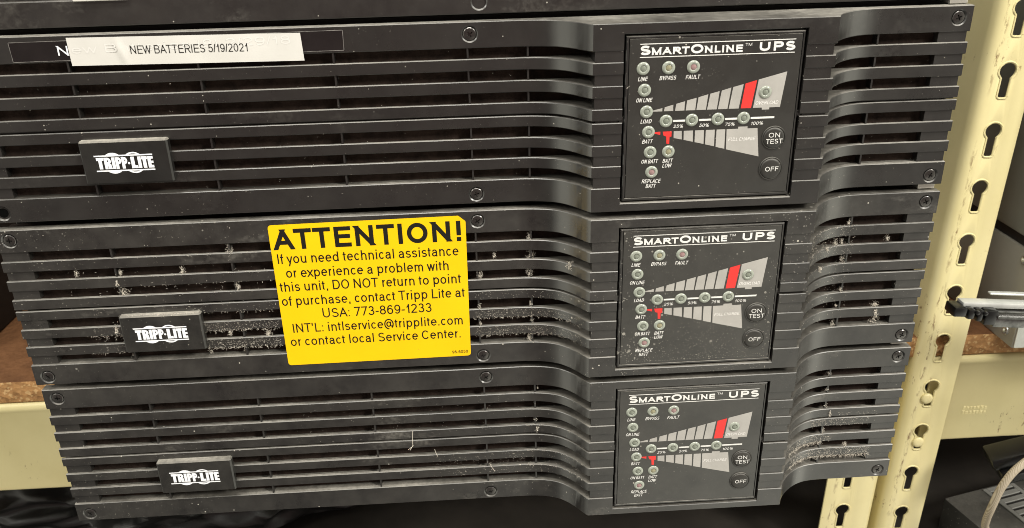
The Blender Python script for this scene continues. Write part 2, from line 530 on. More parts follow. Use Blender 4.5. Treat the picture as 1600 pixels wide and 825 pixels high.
def glyph(ch, A, Dn):
    """-> (width, lower case?, left side, right side, strokes) ; strokes: L square-ended, D diagonal, P open curve, O closed curve"""
    l = lambda *p: ('L', [(p[0], p[1]), (p[2], p[3])])
    d = lambda *p: ('D', [(p[0], p[1]), (p[2], p[3])])
    p = lambda *parts: ('P', [q for s in parts for q in (s if isinstance(s, list) else [s])])
    o = lambda cx, cy, rx, ry: ('O', arc(cx, cy, rx, ry, 0, 345, 23))
    st = l(0, 0, 0, 1)
    G = {
        'A': (.98, 0, .1, .1, [d(0, 0, .5, 1), d(1, 0, .5, 1), p((.2, .31), (.8, .31))]),
        'B': (.86, 0, 1, .7, [st, p((0, 1), (.58, 1), arc(.58, .77, .36, .23, 90, -90), (0, .54)), p((.0, .54), (.62, .54), arc(.62, .27, .38, .27, 90, -90), (0, 0))]),
        'C': (.97, 0, .6, .5, [p(arc(.5, .5, .5, .5, 38, 322, 22))]),
        'D': (.92, 0, 1, .6, [st, p((0, 1), (.45, 1), arc(.45, .5, .55, .5, 90, -90, 14), (0, 0))]),
        'E': (.82, 0, 1, .5, [st, l(0, 1, 1, 1), l(0, .53, .93, .53), l(0, 0, 1, 0)]),
        'F': (.76, 0, 1, .4, [st, l(0, 1, 1, 1), l(0, .52, .88, .52)]),
        'G': (1.02, 0, .6, .9, [p(arc(.5, .5, .5, .5, 40, 325, 22)), l(.58, .44, 1, .44), l(1, .44, 1, .12)]),
        'H': (.9, 0, 1, 1, [st, l(1, 0, 1, 1), l(0, .53, 1, .53)]),
        'I': (0, 0, 1, 1, [l(.5, 0, .5, 1)]),
        'K': (.92, 0, 1, .1, [st, d(0, .33, .95, 1), d(.34, .58, 1, 0)]),
        'L': (.72, 0, 1, .3, [st, l(0, 0, 1, 0)]),
        'M': (1.04, 0, 1, 1, [st, l(1, 0, 1, 1), d(0, 1, .5, 0), d(1, 1, .5, 0)]),
        'N': (.9, 0, 1, 1, [st, l(1, 0, 1, 1), d(0, 1, 1, 0)]),
        'O': (1.03, 0, .6, .6, [o(.5, .5, .5, .5)]),
        'P': (.84, 0, 1, .5, [st, p((0, 1), (.6, 1), arc(.6, .735, .4, .265, 90, -90), (0, .47))]),
        'R': (.92, 0, 1, .3, [st, p((0, 1), (.58, 1), arc(.58, .745, .37, .255, 90, -90), (0, .49)), d(.5, .49, .98, 0)]),
        'S': (.85, 0, .6, .6, [p(arc(.5, .755, .45, .245, 22, 245), arc(.5, .25, .5, .25, 75, -160))]),
        'T': (.88, 0, .2, .2, [l(0, 1, 1, 1), l(.5, 0, .5, 1)]),
        'U': (.9, 0, 1, 1, [p((0, 1.12), (0, .36), arc(.5, .36, .5, .36, 180, 360), (1, 1.12))]),
        'V': (.95, 0, .1, .1, [d(0, 1, .5, 0), d(1, 1, .5, 0)]),
        'W': (1.36, 0, .1, .1, [d(0, 1, .26, 0), d(.5, 1, .26, 0), d(.5, 1, .74, 0), d(1, 1, .74, 0)]),
        'Y': (.95, 0, .1, .1, [d(0, 1, .5, .42), d(1, 1, .5, .42), l(.5, 0, .5, .42)]),
        'a': (.72, 1, .6, .6, [p(arc(.46, .66, .42, .34, 165, 0), (.88, .12), (.98, -.1)), p((.88, .60), (.45, .56), arc(.38, .275, .38, .275, 95, 270), arc(.40, .36, .48, .36, 270, 345))]),
        'b': (.74, 1, 1, .6, [l(0, 0, 0, A), o(.5, .5, .5, .5)]),
        'c': (.68, 1, .6, .4, [p(arc(.5, .5, .5, .5, 40, 320, 18))]),
        'd': (.74, 1, .6, 1, [l(1, 0, 1, A), o(.5, .5, .5, .5)]),
        'e': (.75, 1, .6, .5, [p((.0, .53), (1, .53), arc(.5, .5, .5, .5, 8, 318, 20))]),
        'f': (.41, 1, .2, .1, [p(arc(1.0, A - .32, .55, .32, 85, 180), (.45, -.12)), l(0.08, 1, .95, 1)]),
        'g': (.74, 1, .6, 1, [o(.5, .5, .5, .5), p((1, 1.1), (1, -.05), arc(.5, -.08, .5, .36, 0, -160))]),
        'h': (.67, 1, 1, .9, [l(0, 0, 0, A), p(arc(.5, .6, .5, .4, 180, 0, 12), (1, -.12))]),
        'i': (0, 1, 1, 1, [l(.5, 0, .5, 1), l(.5, A - .02, .5, A)]),
        'l': (0, 1, 1, 1, [l(.5, 0, .5, A)]),
        'm': (1.1, 1, 1, .9, [st, p(arc(.25, .62, .25, .38, 180, 0, 12), (.5, -.12)), p(arc(.75, .62, .25, .38, 180, 0, 12), (1, -.12))]),
        'n': (.67, 1, 1, .9, [st, p(arc(.5, .6, .5, .4, 180, 0, 12), (1, -.12))]),
        'o': (.76, 1, .6, .6, [o(.5, .5, .5, .5)]),
        'p': (.74, 1, 1, .6, [l(0, Dn, 0, 1), o(.5, .5, .5, .5)]),
        'r': (.40, 1, 1, 0, [st, p(arc(.95, .5, .95, .5, 180, 88, 8))]),
        's': (.66, 1, .5, .5, [p(arc(.5, .755, .45, .245, 22, 245), arc(.5, .25, .5, .25, 75, -160))]),
        't': (.40, 1, .2, .3, [p((.4, A * .95), (.4, .2), arc(.85, .2, .45, .2, 180, 275)), l(.05, 1, .9, 1)]),
        'u': (.67, 1, .9, 1, [p((0, 1.12), (0, .4), arc(.5, .4, .5, .4, 180, 360, 12)), l(1, 0, 1, 1)]),
        'v': (.70, 1, .1, .1, [d(0, 1, .5, 0), d(1, 1, .5, 0)]),
        'w': (1.02, 1, .1, .1, [d(0, 1, .26, 0), d(.5, 1, .26, 0), d(.5, 1, .74, 0), d(1, 1, .74, 0)]),
        'x': (.70, 1, .1, .1, [d(0, 1, 1, 0), d(1, 1, 0, 0)]),
        'y': (.70, 1, .1, .1, [d(0, 1, .5, .02), ('Y', [(1, 1), (.32, Dn)])]),
        '0': (.74, 0, .6, .6, [o(.5, .5, .5, .5)]),
        '1': (.36, 0, 1, 1, [l(1, 0, 1, 1), p((1, .97), (.55, .76), (-.1, .66))]),
        '2': (.74, 0, .6, .6, [p(arc(.5, .72, .48, .28, 165, -32), (.0, .03)), l(0, 0, 1, 0)]),
        '3': (.74, 0, .6, .6, [p(arc(.47, .76, .42, .24, 160, -85), (.38, .52)), p(arc(.47, .265, .5, .265, 85, -165))]),
        '5': (.74, 0, .6, .6, [p((.95, 1), (.2, 1), (.08, .47)), p(arc(.47, .325, .52, .325, 145, -160))]),
        '6': (.74, 0, .6, .6, [o(.5, .32, .5, .32), p(arc(.56, .48, .56, .52, 48, 190))]),
        '7': (.74, 0, .5, .4, [l(0, 1, 1, 1), d(1, 1, .3, 0)]),
        '8': (.74, 0, .6, .6, [o(.5, .76, .43, .24), o(.5, .265, .5, .265)]),
        '9': (.74, 0, .6, .6, [o(.5, .68, .5, .32), p(arc(.44, .52, .56, .52, 228, 370))]),
        '.': (0, 0, 1, 1, [l(.5, 0, .5, .001)]),
        ',': (0, 0, 1, 1, [l(.5, 0, .5, .001), p((.62, 0), (.3, -.2))]),
        ':': (0, 0, 1, 1, [l(.5, 0, .5, .001), l(.5, .62, .5, .621)]),
        '-': (.38, 0, .4, .4, [l(0, .36, 1, .36)]),
        '/': (.38, 0, 0, 0, [d(0, 0, 1, 1)]),
        "'": (0, 0, .8, .8, [l(.5, .78, .5, 1)]),
        '!': (0, 0, 1.2, 1, [l(.5, .36, .5, 1), l(.5, 0, .5, .001)]),
        '(': (.26, 0, .6, .3, [p(arc(1.3, .42, 1.3, .72, 130, 230, 10))]),
        ')': (.26, 0, .3, .6, [p(arc(-.3, .42, 1.3, .72, 50, -50, 10))]),
        '%': (1.15, 0, .5, .5, [d(.28, 0, .72, 1), o(.19, .76, .19, .24), o(.81, .24, .19, .24)]),
        '@': (1.28, 0, .6, .6, [p(arc(.5, .42, .5, .6, -50, 270, 26)), o(.47, .42, .22, .28), p((.72, .72), (.68, .24), arc(.82, .3, .14, .14, 200, 330))]),
    }
    return G[ch]


def offset_poly(pts, hw, closed):
    n = len(pts)
    out_l, out_r = [], []
    for i in range(n):
        a = pts[(i - 1) % n] if (closed or i > 0) else None
        c = pts[(i + 1) % n] if (closed or i < n - 1) else None
        b = pts[i]

        def nrm(u, v):
            x, y = v[0] - u[0], v[1] - u[1]
            L = math.hypot(x, y) or 1
            return (-y / L, x / L)
        if a and c:
            n1, n2 = nrm(a, b), nrm(b, c)
            mx_, my_ = n1[0] + n2[0], n1[1] + n2[1]
            L2 = mx_ * mx_ + my_ * my_
            k = min(2 / L2, 1.6) if L2 > 1e-6 else 1
            nx, ny = mx_ * k, my_ * k
        else:
            nx, ny = nrm(a, b) if a else nrm(b, c)
        out_l.append((b[0] + nx * hw, b[1] + ny * hw))
        out_r.append((b[0] - nx * hw, b[1] - ny * hw))
    return out_l, out_r


def clip_y(poly_, y0, y1):
    for lim, sgn in ((y0, 1), (y1, -1)):
        res = []
        for i in range(len(poly_)):
            a, b = poly_[i - 1], poly_[i]
            ia, ib = sgn * (a[1] - lim) >= 0, sgn * (b[1] - lim) >= 0
            if ia != ib:
                t_ = (lim - a[1]) / (b[1] - a[1])
                res.append((a[0] + (b[0] - a[0]) * t_, lim))
            if ib:
                res.append(b)
        poly_ = res
    return poly_


def text(bm, s, p0, p1, h, y, mat=0, wt=0.128, shear=0.0, gap=0.145):
    """lettering on an x-z plane: ends of the baseline in metres, cap height h, pen width wt (share of cap height)"""
    A, Dn = (1 - wt) / (XH - wt), DN / (XH - wt)
    L = math.hypot(p1[0] - p0[0], p1[1] - p0[1])
    dx, dz = (p1[0] - p0[0]) / L, (p1[1] - p0[1]) / L
    gl = [None if c == ' ' else glyph(c, A, Dn) for c in s]
    nat = fix = 0.0                                                 # widths that stretch / pen widths that do not
    prev = 0
    pos = []
    for g in gl:
        if g is None:
            nat += 0.40
            continue
        if prev is not None and pos:
            nat += gap * (prev + g[2]) if prev is not None else 0
        pos.append((nat, fix))
        nat += max(0, g[0] - wt) if g[0] else 0
        fix += wt
        prev = g[3]
    kx = (L / h - fix) / nat
    k = 0
    it = iter(pos)
    for g in gl:
        if g is None:
            continue
        a, f = next(it)
        X0 = a * kx + f + wt / 2
        gw = (g[0] - wt) * kx if g[0] else 0
        ys = (XH - wt) if g[1] else (1 - wt)
        top = 1.0 if not g[1] else XH
        for kind, pts in g[4]:
            q = []
            for px, py in pts:
                e_ = (X0 + px * gw, wt / 2 + py * ys)
                if kind not in 'PO' or not q or math.hypot(e_[0] - q[-1][0], e_[1] - q[-1][1]) > 0.012:
                    q.append(e_)
            if len(q) == 2 and kind in 'LDY':
                (ax, ay), (bx, by) = q
                LL = math.hypot(bx - ax, by - ay) or 1e-6
                e = wt / 2 if kind == 'L' else wt * 1.2
                ux, uy = ((bx - ax) / LL, (by - ay) / LL) if LL > 1e-5 else (0, 1)
                q = [(ax - ux * e, ay - uy * e), (bx + ux * e, by + uy * e)]
            lf, rt = offset_poly(q, wt / 2, kind == 'O')
            yy = y - k * 2.5e-6
            k = (k + 1) % 6

            def V(pt):
                u, v = (pt[0] + shear * pt[1] - shear * 0.35) * h, pt[1] * h
                return bm.verts.new((p0[0] + u * dx - v * dz, yy, p0[1] + u * dz + v * dx))
            polys = []
            m = len(q)
            if kind in 'DY':
                polys.append(clip_y([lf[0], lf[1], rt[1], rt[0]], 0.0 if kind == 'D' else DN, top))
                pls = [[V(pt) for pt in polys[0]]]
            else:
                vl, vr = [V(pt) for pt in lf], [V(pt) for pt in rt]
                pls = [[vl[i], vl[(i + 1) % m], vr[(i + 1) % m], vr[i]] for i in range(m if kind == 'O' else m - 1)]
            for vs in pls:
                if len(vs) < 3:
                    continue
                fc = bm.faces.new(vs)
                fc.material_index = mat
                fc.normal_update()
                if fc.normal.y > 0:
                    fc.normal_flip()


mm = 0.001
# ================================================================== THE SETTING
bm = bmesh.new()
box(bm, -3, 3, 0.0, 1.35, -1.05, -1.0)
tag(obj('floor', bm, 'dark_floor', smooth=0), kind='structure')
bm = bmesh.new()
box(bm, -3, 3, 1.351, 1.4, -1.05, 2.2)
tag(obj('back_wall', bm, plain("dark_wall", (0.05, 0.047, 0.042), 0.8, var=0.2, vs=6), smooth=0), kind='structure')
# carrier that holds the stack up, hidden under it
bm = bmesh.new()
box(bm, 0.03, 0.41, 0.33, 0.46, -0.0888, -0.0022)
tag(obj('rack_tray', bm, 'case', smooth=0), kind='structure')

# ------------------------------------------------------------------ shelf board and beams
bm = bmesh.new()
box(bm, -0.75, 1.35, 0.302, 0.80, -0.1105, -0.089, 0.0012)
tag(obj('shelf_board', bm, 'chip', smooth=30), 'brown chipboard shelf with a raw crumbly front edge, running behind the stack', 'shelf')


def beam(name, x0, x1, label):
    t = thing(name, label, 'shelf beam', (x0, 0.30, -0.2))
    b = bmesh.new()
    L = x1 - x0
    # folded channel: top lip, front face, bottom lip
    prof = [(0.030, 0.0886), (0.004, 0.0886), (0.0015, 0.0878), (0.0, 0.0855), (0.0, 0.0815), (0.0012, 0.080), (0.0012, -0.0035), (0.0022, -0.006), (0.005, -0.0072), (0.030, -0.0072),
            (0.030, -0.0055), (0.006, -0.0055), (0.0042, -0.004), (0.0032, -0.002), (0.0032, 0.080), (0.0022, 0.0865), (0.030, 0.0868)]
    A = [b.verts.new((0, p[0], p[1])) for p in prof]
    B = [b.verts.new((L, p[0], p[1])) for p in prof]
    n = len(prof)
    for i in range(n):
        j = (i + 1) % n
        b.faces.new((A[i], A[j], B[j], B[i]))
    b.faces.new(A[::-1])
    b.faces.new(B)
    bmesh.ops.recalc_face_normals(b, faces=b.faces[:])
    obj('channel', b, 'cream', t, 40)
    return t


beam('shelf_beam', -0.75, 0.61, 'cream steel shelf beam under the board, left of the black stack')
tb = beam('shelf_beam', 0.6435, 1.35, 'cream steel shelf beam right of the slotted post, stamped with small marks')
b = bmesh.new()                                                    # pressed maker's marks, two rows
for row in range(2):
    x = 0.0
    for k in range(7):
        wd = random.uniform(0.0022, 0.0036)
        z = 0.0 if row else 0.0052
        box(b, x, x + wd, -0.00025, 0.0004, z + random.uniform(-0.0003, 0.0003), z + random.uniform(0.003, 0.0042), 0.0001)
        if random.random() < 0.7:
            box(b, x + wd * 0.3, x + wd * 0.75, -0.0005, 0.0, z + 0.001, z + 0.0028, 0.0001)
        x += wd + 0.0007
o = obj('stamp', b, 'cream', tb, 30)
o.location = (0.682 - 0.6435, 0.0012, 0.0235)
o.rotation_euler = (0, R(2.5), 0)


# ------------------------------------------------------------------ slotted posts
def keyhole(z, r=0.0073, s=0.0043, low=0.0225):
    pts = []
    a0 = -math.acos(-s / r) if False else None
    ang = math.asin(s / r)
    for i in range(25):
        a = -math.pi / 2 + ang + (2 * math.pi - 2 * ang) * i / 24
        pts.append((r * math.cos(a), z + r * math.sin(a)))
    pts += [(-s, z - low + 0.002), (-s + 0.0007, z - low + 0.0006), (-s + 0.002, z - low), (s - 0.002, z - low), (s - 0.0007, z - low + 0.0006), (s, z - low + 0.002)]
    return pts


def plate(w0, w1, z0, z1, holes, thick):
    cu = D.curves.new("p", 'CURVE')
    cu.dimensions = '2D'
    cu.fill_mode = 'BOTH'
    cu.extrude = thick / 2 - 0.0004
    cu.bevel_depth = 0.0004
    cu.bevel_resolution = 1
    for pts in [[(w0, z0), (w1, z0), (w1, z1), (w0, z1)]] + holes:
        sp = cu.splines.new('POLY')
        sp.points.add(len(pts) - 1)
        for p, q in zip(sp.points, pts):
            p.co = (q[0], q[1], 0, 1)
        sp.use_cyclic_u = True
    ob = D.objects.new("p", cu)
    COL.objects.link(ob)
    me = eval_mesh(ob)
    D.objects.remove(ob)
    D.curves.remove(cu)
    b = bmesh.new()
    b.from_mesh(me)
    D.meshes.remove(me)
    for v in b.verts:
        v.co = Vector((v.co.x, -v.co.z, v.co.y))
    bmesh.ops.remove_doubles(b, verts=b.verts[:], dist=1e-6)
    bmesh.ops.recalc_face_normals(b, faces=b.faces[:])
    return b


def post(label, loc, lean, w0, w1, zr, holes, side, group):
    t = thing('slotted_post', label, 'shelf post', loc, (0, lean, 0), group)
    hs = [keyhole(z) for z in holes]
    b = plate(w0, w1, zr[0], zr[1], hs, 0.002)
    obj('front_flange', b, 'post_cream', t, 40)
    # pressed rolls round the keyholes
    b = bmesh.new()
    for h in hs:
        ring = [Vector((p[0] * 1.05, -0.0006, p[1])) for p in h]
        c = sum(ring, Vector()) / len(ring)
        ring = [c + (p - c) * 1.0 for p in ring]
        tube(b, ring + [ring[0], ring[1]], 0.0011, 6)
    obj('pressed_rim', b, 'post_cream', t, 60)
    # rolled corner and the web that goes back
    b = bmesh.new()
    r = 0.009
    pr = []
    e = w0 if side < 0 else w1
    for i in range(9):
        a = math.pi / 2 * i / 8
        pr.append((e + side * r * math.sin(a), -0.001 + r * (1 - math.cos(a))))
    pr.append((e + side * r, 0.044))
    inner = [(p[0] - side * 0.002 if i > 1 else p[0], p[1] + (0.002 if i < 9 else 0)) for i, p in enumerate(pr)]
    n = len(pr)
    lo = [[b.verts.new((p[0], p[1], z)) for p in pr] for z in zr]
    li = [[b.verts.new((p[0], p[1], z)) for p in inner] for z in zr]
    for i in range(n - 1):
        b.faces.new((lo[0][i], lo[0][i + 1], lo[1][i + 1], lo[1][i]))
        b.faces.new((li[0][i], li[1][i], li[1][i + 1], li[0][i + 1]))
    b.faces.new((lo[0][n - 1], li[0][n - 1], li[1][n - 1], lo[1][n - 1]))
    bmesh.ops.recalc_face_normals(b, faces=b.faces[:])
    obj('side_web', b, 'post_cream', t, 50)
    return t


lean = math.atan2(0.014, 0.44)
PG = 'slotted cream shelving posts'
holes = [0.0495 * k for k in range(-5, 6)]
post('cream slotted post standing close beside the right end of the whole black stack', (0.6455, 0.2955, -0.0415 + 0.0), lean, -0.0115, 0.0215, (-0.6, 0.5), [0.0495 * k + 0.0015 for k in range(-8, 6)], -1, PG)
post('cream slotted post of which only the foot shows below the lowest black unit', (0.5755, 0.2955, -0.2805), R(1.4), -0.0205, 0.0245, (-0.36, 0.20), [0.0495 * k for k in range(-6, 4)], 1, PG)

for (x, z, w_) in ((0.6395, -0.1515, 'upper'), (0.6395, -0.2015, 'lower')):
    t = thing('beam_rivet', 'round cream rivet in a post slot, the %s of the two beside the stamped beam' % w_, 'rivet', (x, 0.3005, z), (0, 0, 0), 'rivets hooking the beam to the post')
    b = bmesh.new()
    lathe(b, [(0.0034, -0.002), (0.0034, 0.0055), (0.0053, 0.0057), (0.0056, 0.0066), (0.0053, 0.0078), (0.0040, 0.0086), (0.0018, 0.0089), (0, 0.009)], 24)
    bmesh.ops.recalc_face_normals(b, faces=b.faces[:])
    obj('head', b, 'cream', t, 50)
bm = bmesh.new()

# ------------------------------------------------------------------ black cabinet far left on the board
t = thing('equipment_cabinet', 'black cabinet standing on the brown shelf at the left, behind the middle unit', 'cabinet', (-0.46, 0.36, -0.0888))
b = bmesh.new()
box(b, -0.2, 0.204, 0, 0.36, 0, 0.32, 0.003)
obj('housing', b, 'case', t)

# ------------------------------------------------------------------ grey steel boxes right of the post
t = thing('steel_box', 'brownish grey steel box with screws resting on the brown shelf right of the post', 'equipment box', (0.696, 0.274, -0.0888), group='grey boxes stacked right of the post')
b = bmesh.new()
box(b, 0.0, 0.42, 0.0, 0.34, 0.0, 0.092, 0.0012)
obj('housing', b, 'grey_metal', t)
b = bmesh.new()
box(b, 0.0012, 0.40, -0.0022, 0.0004, 0.0008, 0.091, 0.0008)
obj('front_plate', b, 'bright_metal', t)
for yy, zz in ((0.0125, 0.012), (0.0095, 0.083), (0.16, 0.012)):
    b = bmesh.new()
    lathe(b, [(0.0042, 0), (0.0042, 0.0008), (0.0036, 0.0014), (0.0022, 0.0012), (0.0016, 0.0004), (0, 0.0003)], 18)
    bmesh.ops.recalc_face_normals(b, faces=b.faces[:])
    o = obj('screw', b, 'bright_metal', t, 50)
    o.location = (0.0002, yy, zz)
    o.rotation_euler = (0, 0, R(-90))
t = thing('steel_box', 'dark green grey steel box stacked on the brownish box right of the post', 'equipment box', (0.695, 0.262, 0.0033), group='grey boxes stacked right of the post')
b = bmesh.new()
box(b, 0.0, 0.42, 0.0, 0.36, 0.0095, 0.27, 0.003)
obj('housing', b, 'grey_metal_dark', t)
b = bmesh.new()
box(b, 0.004, 0.41, 0.004, 0.35, 0.0, 0.0095)
obj('base_tray', b, 'case', t)

# ------------------------------------------------------------------ bright rail with black end clip
t = thing('slide_rail', 'bright steel slide rail with a notched black end, jutting across the post from the right', 'slide rail', (0.5955, 0.2215, -0.0125), (0, R(5.0), 0))
b = bmesh.new()
box(b, 0.034, 0.30, -0.012, 0.002, -0.0140, -0.0018, 0.0016)
box(b, 0.036, 0.30, -0.0135, -0.010, -0.0060, -0.0028, 0.0008)
obj('rail_body', b, 'dark_chrome', t, 25)
b = bmesh.new()
box(b, 0.010, 0.30, -0.004, 0.006, -0.0010, 0.0036, 0.0012)
box(b, 0.036, 0.30, 0.004, 0.009, 0.0072, 0.0090, 0.0006)
obj('inner_slide', b, 'satin_metal', t, 25)
b = bmesh.new()
box(b, 0.000, 0.0105, -0.011, 0.004, -0.0062, 0.0018, 0.0012)
box(b, 0.0115, 0.0175, -0.0115, 0.004, -0.0080, 0.0008, 0.0016)
box(b, 0.0195, 0.0245, -0.0118, 0.004, -0.0095, 0.0004, 0.0016)
box(b, 0.026, 0.0365, -0.0120, 0.003, -0.0120, 0.0004, 0.0012)
box(b, 0.001, 0.036, -0.008, 0.003, -0.0070, -0.0010, 0.0010)
lathe(b, [(0.0018, 0.010), (0.0018, 0.0128), (0.0012, 0.0132), (0, 0.0133)], 12, (0.0185, 0, -0.0012))
lathe(b, [(0.0018, 0.010), (0.0018, 0.0128), (0.0012, 0.0132), (0, 0.0133)], 12, (0.0252, 0, -0.0016))
obj('end_clip', b, 'black_gloss', t, 30)

# ------------------------------------------------------------------ lower shelf and what lies on it
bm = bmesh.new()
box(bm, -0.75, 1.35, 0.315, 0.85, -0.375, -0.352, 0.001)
tag(obj('lower_shelf', bm, 'shaded_board', smooth=30), 'shelf board coloured dark for the gloom below the stack', 'shelf')
t = thing('vented_device', 'dusty black device with a slotted vent strip lying at the lower right', 'device', (0.703, 0.330, -0.3515), (0, 0, R(14)))
b = bmesh.new()
box(b, 0.0, 0.30, -0.22, 0.0, 0.0, 0.0485, 0.003)
obj('housing', b, 'device', t, 30, (1.3, 0.6, 0, 1))
b = bmesh.new()                                                   # vent strip: frame bars between open slots
S0, S1 = -0.20, -0.004
x0, x1 = 0.052, 0.082
box(b, x0 - 0.005, x0, S0, S1, 0.0484, 0.0500, 0.0004)
box(b, x1, x1 + 0.005, S0, S1, 0.0484, 0.0500, 0.0004)
y = S1
while y > S0:
    box(b, x0, x1, y - 0.0062, y, 0.0484, 0.0500, 0.0004)
    y -= 0.0094
obj('vent_strip', b, 'vent', t, 30)
b = bmesh.new()
box(b, x0 - 0.003, x1 + 0.003, S0, S1, 0.0483, 0.04885)
obj('vent_backing', b, 'case', t, 0)

t = thing('cable_plug', 'glossy black plug at the right edge, above the vented device', 'plug', (0.686, 0.255, -0.196), (0, R(-22), R(-10)))
b = bmesh.new()
box(b, 0.0, 0.09, -0.012, 0.014, -0.006, 0.006, 0.0025)
box(b, 0.004, 0.09, -0.016, 0.010, -0.021, -0.0065, 0.003)
obj('plug_body', b, 'black_gloss', t, 30)
b = bmesh.new()
box(b, 0.012, 0.045, -0.0175, -0.0155, -0.017, -0.010, 0.0008)
box(b, 0.050, 0.062, -0.0175, -0.0155, -0.018, -0.009, 0.0008)
obj('grip', b, 'black_gloss', t, 30)
b = bmesh.new()
P_ = [Vector(p) for p in ((0.780, 0.236, -0.165), (0.745, 0.232, -0.166), (0.715, 0.230, -0.173), (0.697, 0.230, -0.188), (0.6885, 0.232, -0.210), (0.6885, 0.238, -0.238), (0.694, 0.248, -0.262), (0.703, 0.258, -0.282), (0.716, 0.262, -0.2975), (0.735, 0.258, -0.2990), (0.775, 0.245, -0.2990))]
pp = []
for i in range(len(P_) - 1):
    p0, p1, p2, p3 = P_[max(i - 1, 0)], P_[i], P_[i + 1], P_[min(i + 2, len(P_) - 1)]
    for k in range(10):
        u = k / 10
        pp.append(0.5 * ((2 * p1) + (p2 - p0) * u + (2 * p0 - 5 * p1 + 4 * p2 - p3) * u * u + (3 * p1 - p0 - 3 * p2 + p3) * u ** 3))
pp.append(P_[-1])
tube(b, pp, 0.0035, 12)
tag(obj('braided_cord', b, 'cord', None, 60), 'beige braided cord curving down over the vented device at the right edge', 'cord')

# crumpled bag and a carton in the dark
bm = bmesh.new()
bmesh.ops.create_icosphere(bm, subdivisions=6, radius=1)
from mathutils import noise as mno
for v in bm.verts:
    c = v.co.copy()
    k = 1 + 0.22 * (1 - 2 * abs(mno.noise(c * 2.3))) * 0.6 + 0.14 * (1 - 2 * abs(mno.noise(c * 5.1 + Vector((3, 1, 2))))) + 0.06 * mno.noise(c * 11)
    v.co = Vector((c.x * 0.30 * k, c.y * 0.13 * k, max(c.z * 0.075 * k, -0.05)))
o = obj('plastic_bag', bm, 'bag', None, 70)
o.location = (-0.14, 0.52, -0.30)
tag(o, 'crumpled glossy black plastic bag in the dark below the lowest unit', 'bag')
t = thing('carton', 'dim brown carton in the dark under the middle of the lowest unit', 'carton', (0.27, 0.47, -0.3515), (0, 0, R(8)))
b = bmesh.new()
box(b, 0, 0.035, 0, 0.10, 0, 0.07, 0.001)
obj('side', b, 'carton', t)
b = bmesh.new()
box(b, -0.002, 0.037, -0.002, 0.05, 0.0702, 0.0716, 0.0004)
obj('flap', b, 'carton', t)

# ================================================================== THE THREE UNITS
W, H, B = 0.44, 0.08174, 0.01876
C1, C2 = 0.2706, 0.3730
P1, P2, Q1, Q2 = 0.28346, 0.36042, 0.00376, 0.07735
BAND = 11.1 * mm
SLATS = [(60.8, 66.0), (51.0, 56.2), (41.35, 46.4), (35.5, 40.35), (25.6, 30.5), (16.0, 21.1)]
GAPS = [(66.0, 70.7), (56.2, 60.8), (46.4, 51.0), (30.5, 35.5), (21.1, 25.6), (11.1, 16.0)]
L_PTS = [(238, 0), (242, -0.12), (246, -0.5), (250, -1.25), (254.4, -2.6), (258.2, -4.6), (261.8, -7.7), (264.7, -11.0), (267.5, -14.9), (270.6, -18.76)]
R_PTS = [(373, -18.76), (374.8, -15.2), (376.6, -12.4), (378.6, -10.0), (380.9, -7.7), (384, -5.2), (387.5, -3.0), (391.5, -1.35), (396, -0.45), (401, -0.08), (405, 0)]


def dens(pts):
    out = []
    for i in range(len(pts) - 1):
        p0, p1, p2, p3 = pts[max(i - 1, 0)], pts[i], pts[i + 1], pts[min(i + 2, len(pts) - 1)]
        for k in range(3):
            u = k / 3
            yv = 0.5 * (2 * p1[1] + (p2[1] - p0[1]) * u + (2 * p0[1] - 5 * p1[1] + 4 * p2[1] - p3[1]) * u * u + (3 * p1[1] - p0[1] - 3 * p2[1] + p3[1]) * u ** 3)
            out.append((p1[0] + (p2[0] - p1[0]) * u, yv))
    return out + [pts[-1]]


CONT = [(x * mm, y * mm) for x, y in dens(L_PTS)] + [(x * mm, y * mm) for x, y in dens(R_PTS)]


def front(x):
    if x <= CONT[0][0] or x >= CONT[-1][0]:
        return 0.0
    for (a, ya), (b, yb) in zip(CONT, CONT[1:]):
        if a <= x <= b:
            return ya + (yb - ya) * (x - a) / (b - a)


def strip(bm, xa, xb, z0, z1, yb, ch=0.00030, c0=True, c1=True, lip=False):
    xs = [xa] + [x for x, _ in CONT if xa + 1e-6 < x < xb - 1e-6] + [xb]
    cols = []
    for x in xs:
        y = front(x)
        a, b_ = (ch if c0 else 0), (ch if c1 else 0)
        cols.append([bm.verts.new(p) for p in ((x, y + a, z0), (x, y, z0 + a if a else z0 + 1e-5), (x, y, z1 - b_ if b_ else z1 - 1e-5), (x, y + b_, z1))
                     + (((x, 0.0014, z1), (x, 0.0019, z1 - 0.0017)) if lip else ()) + ((x, yb, z1 - (0.0017 if lip else 0)), (x, yb, z0))])
    for p, q in zip(cols, cols[1:]):
        for i in range(len(p)):
            j = (i + 1) % len(p)
            bm.faces.new((p[i], q[i], q[j], p[j]))
    bm.faces.new(cols[0])
    bm.faces.new(cols[-1][::-1])


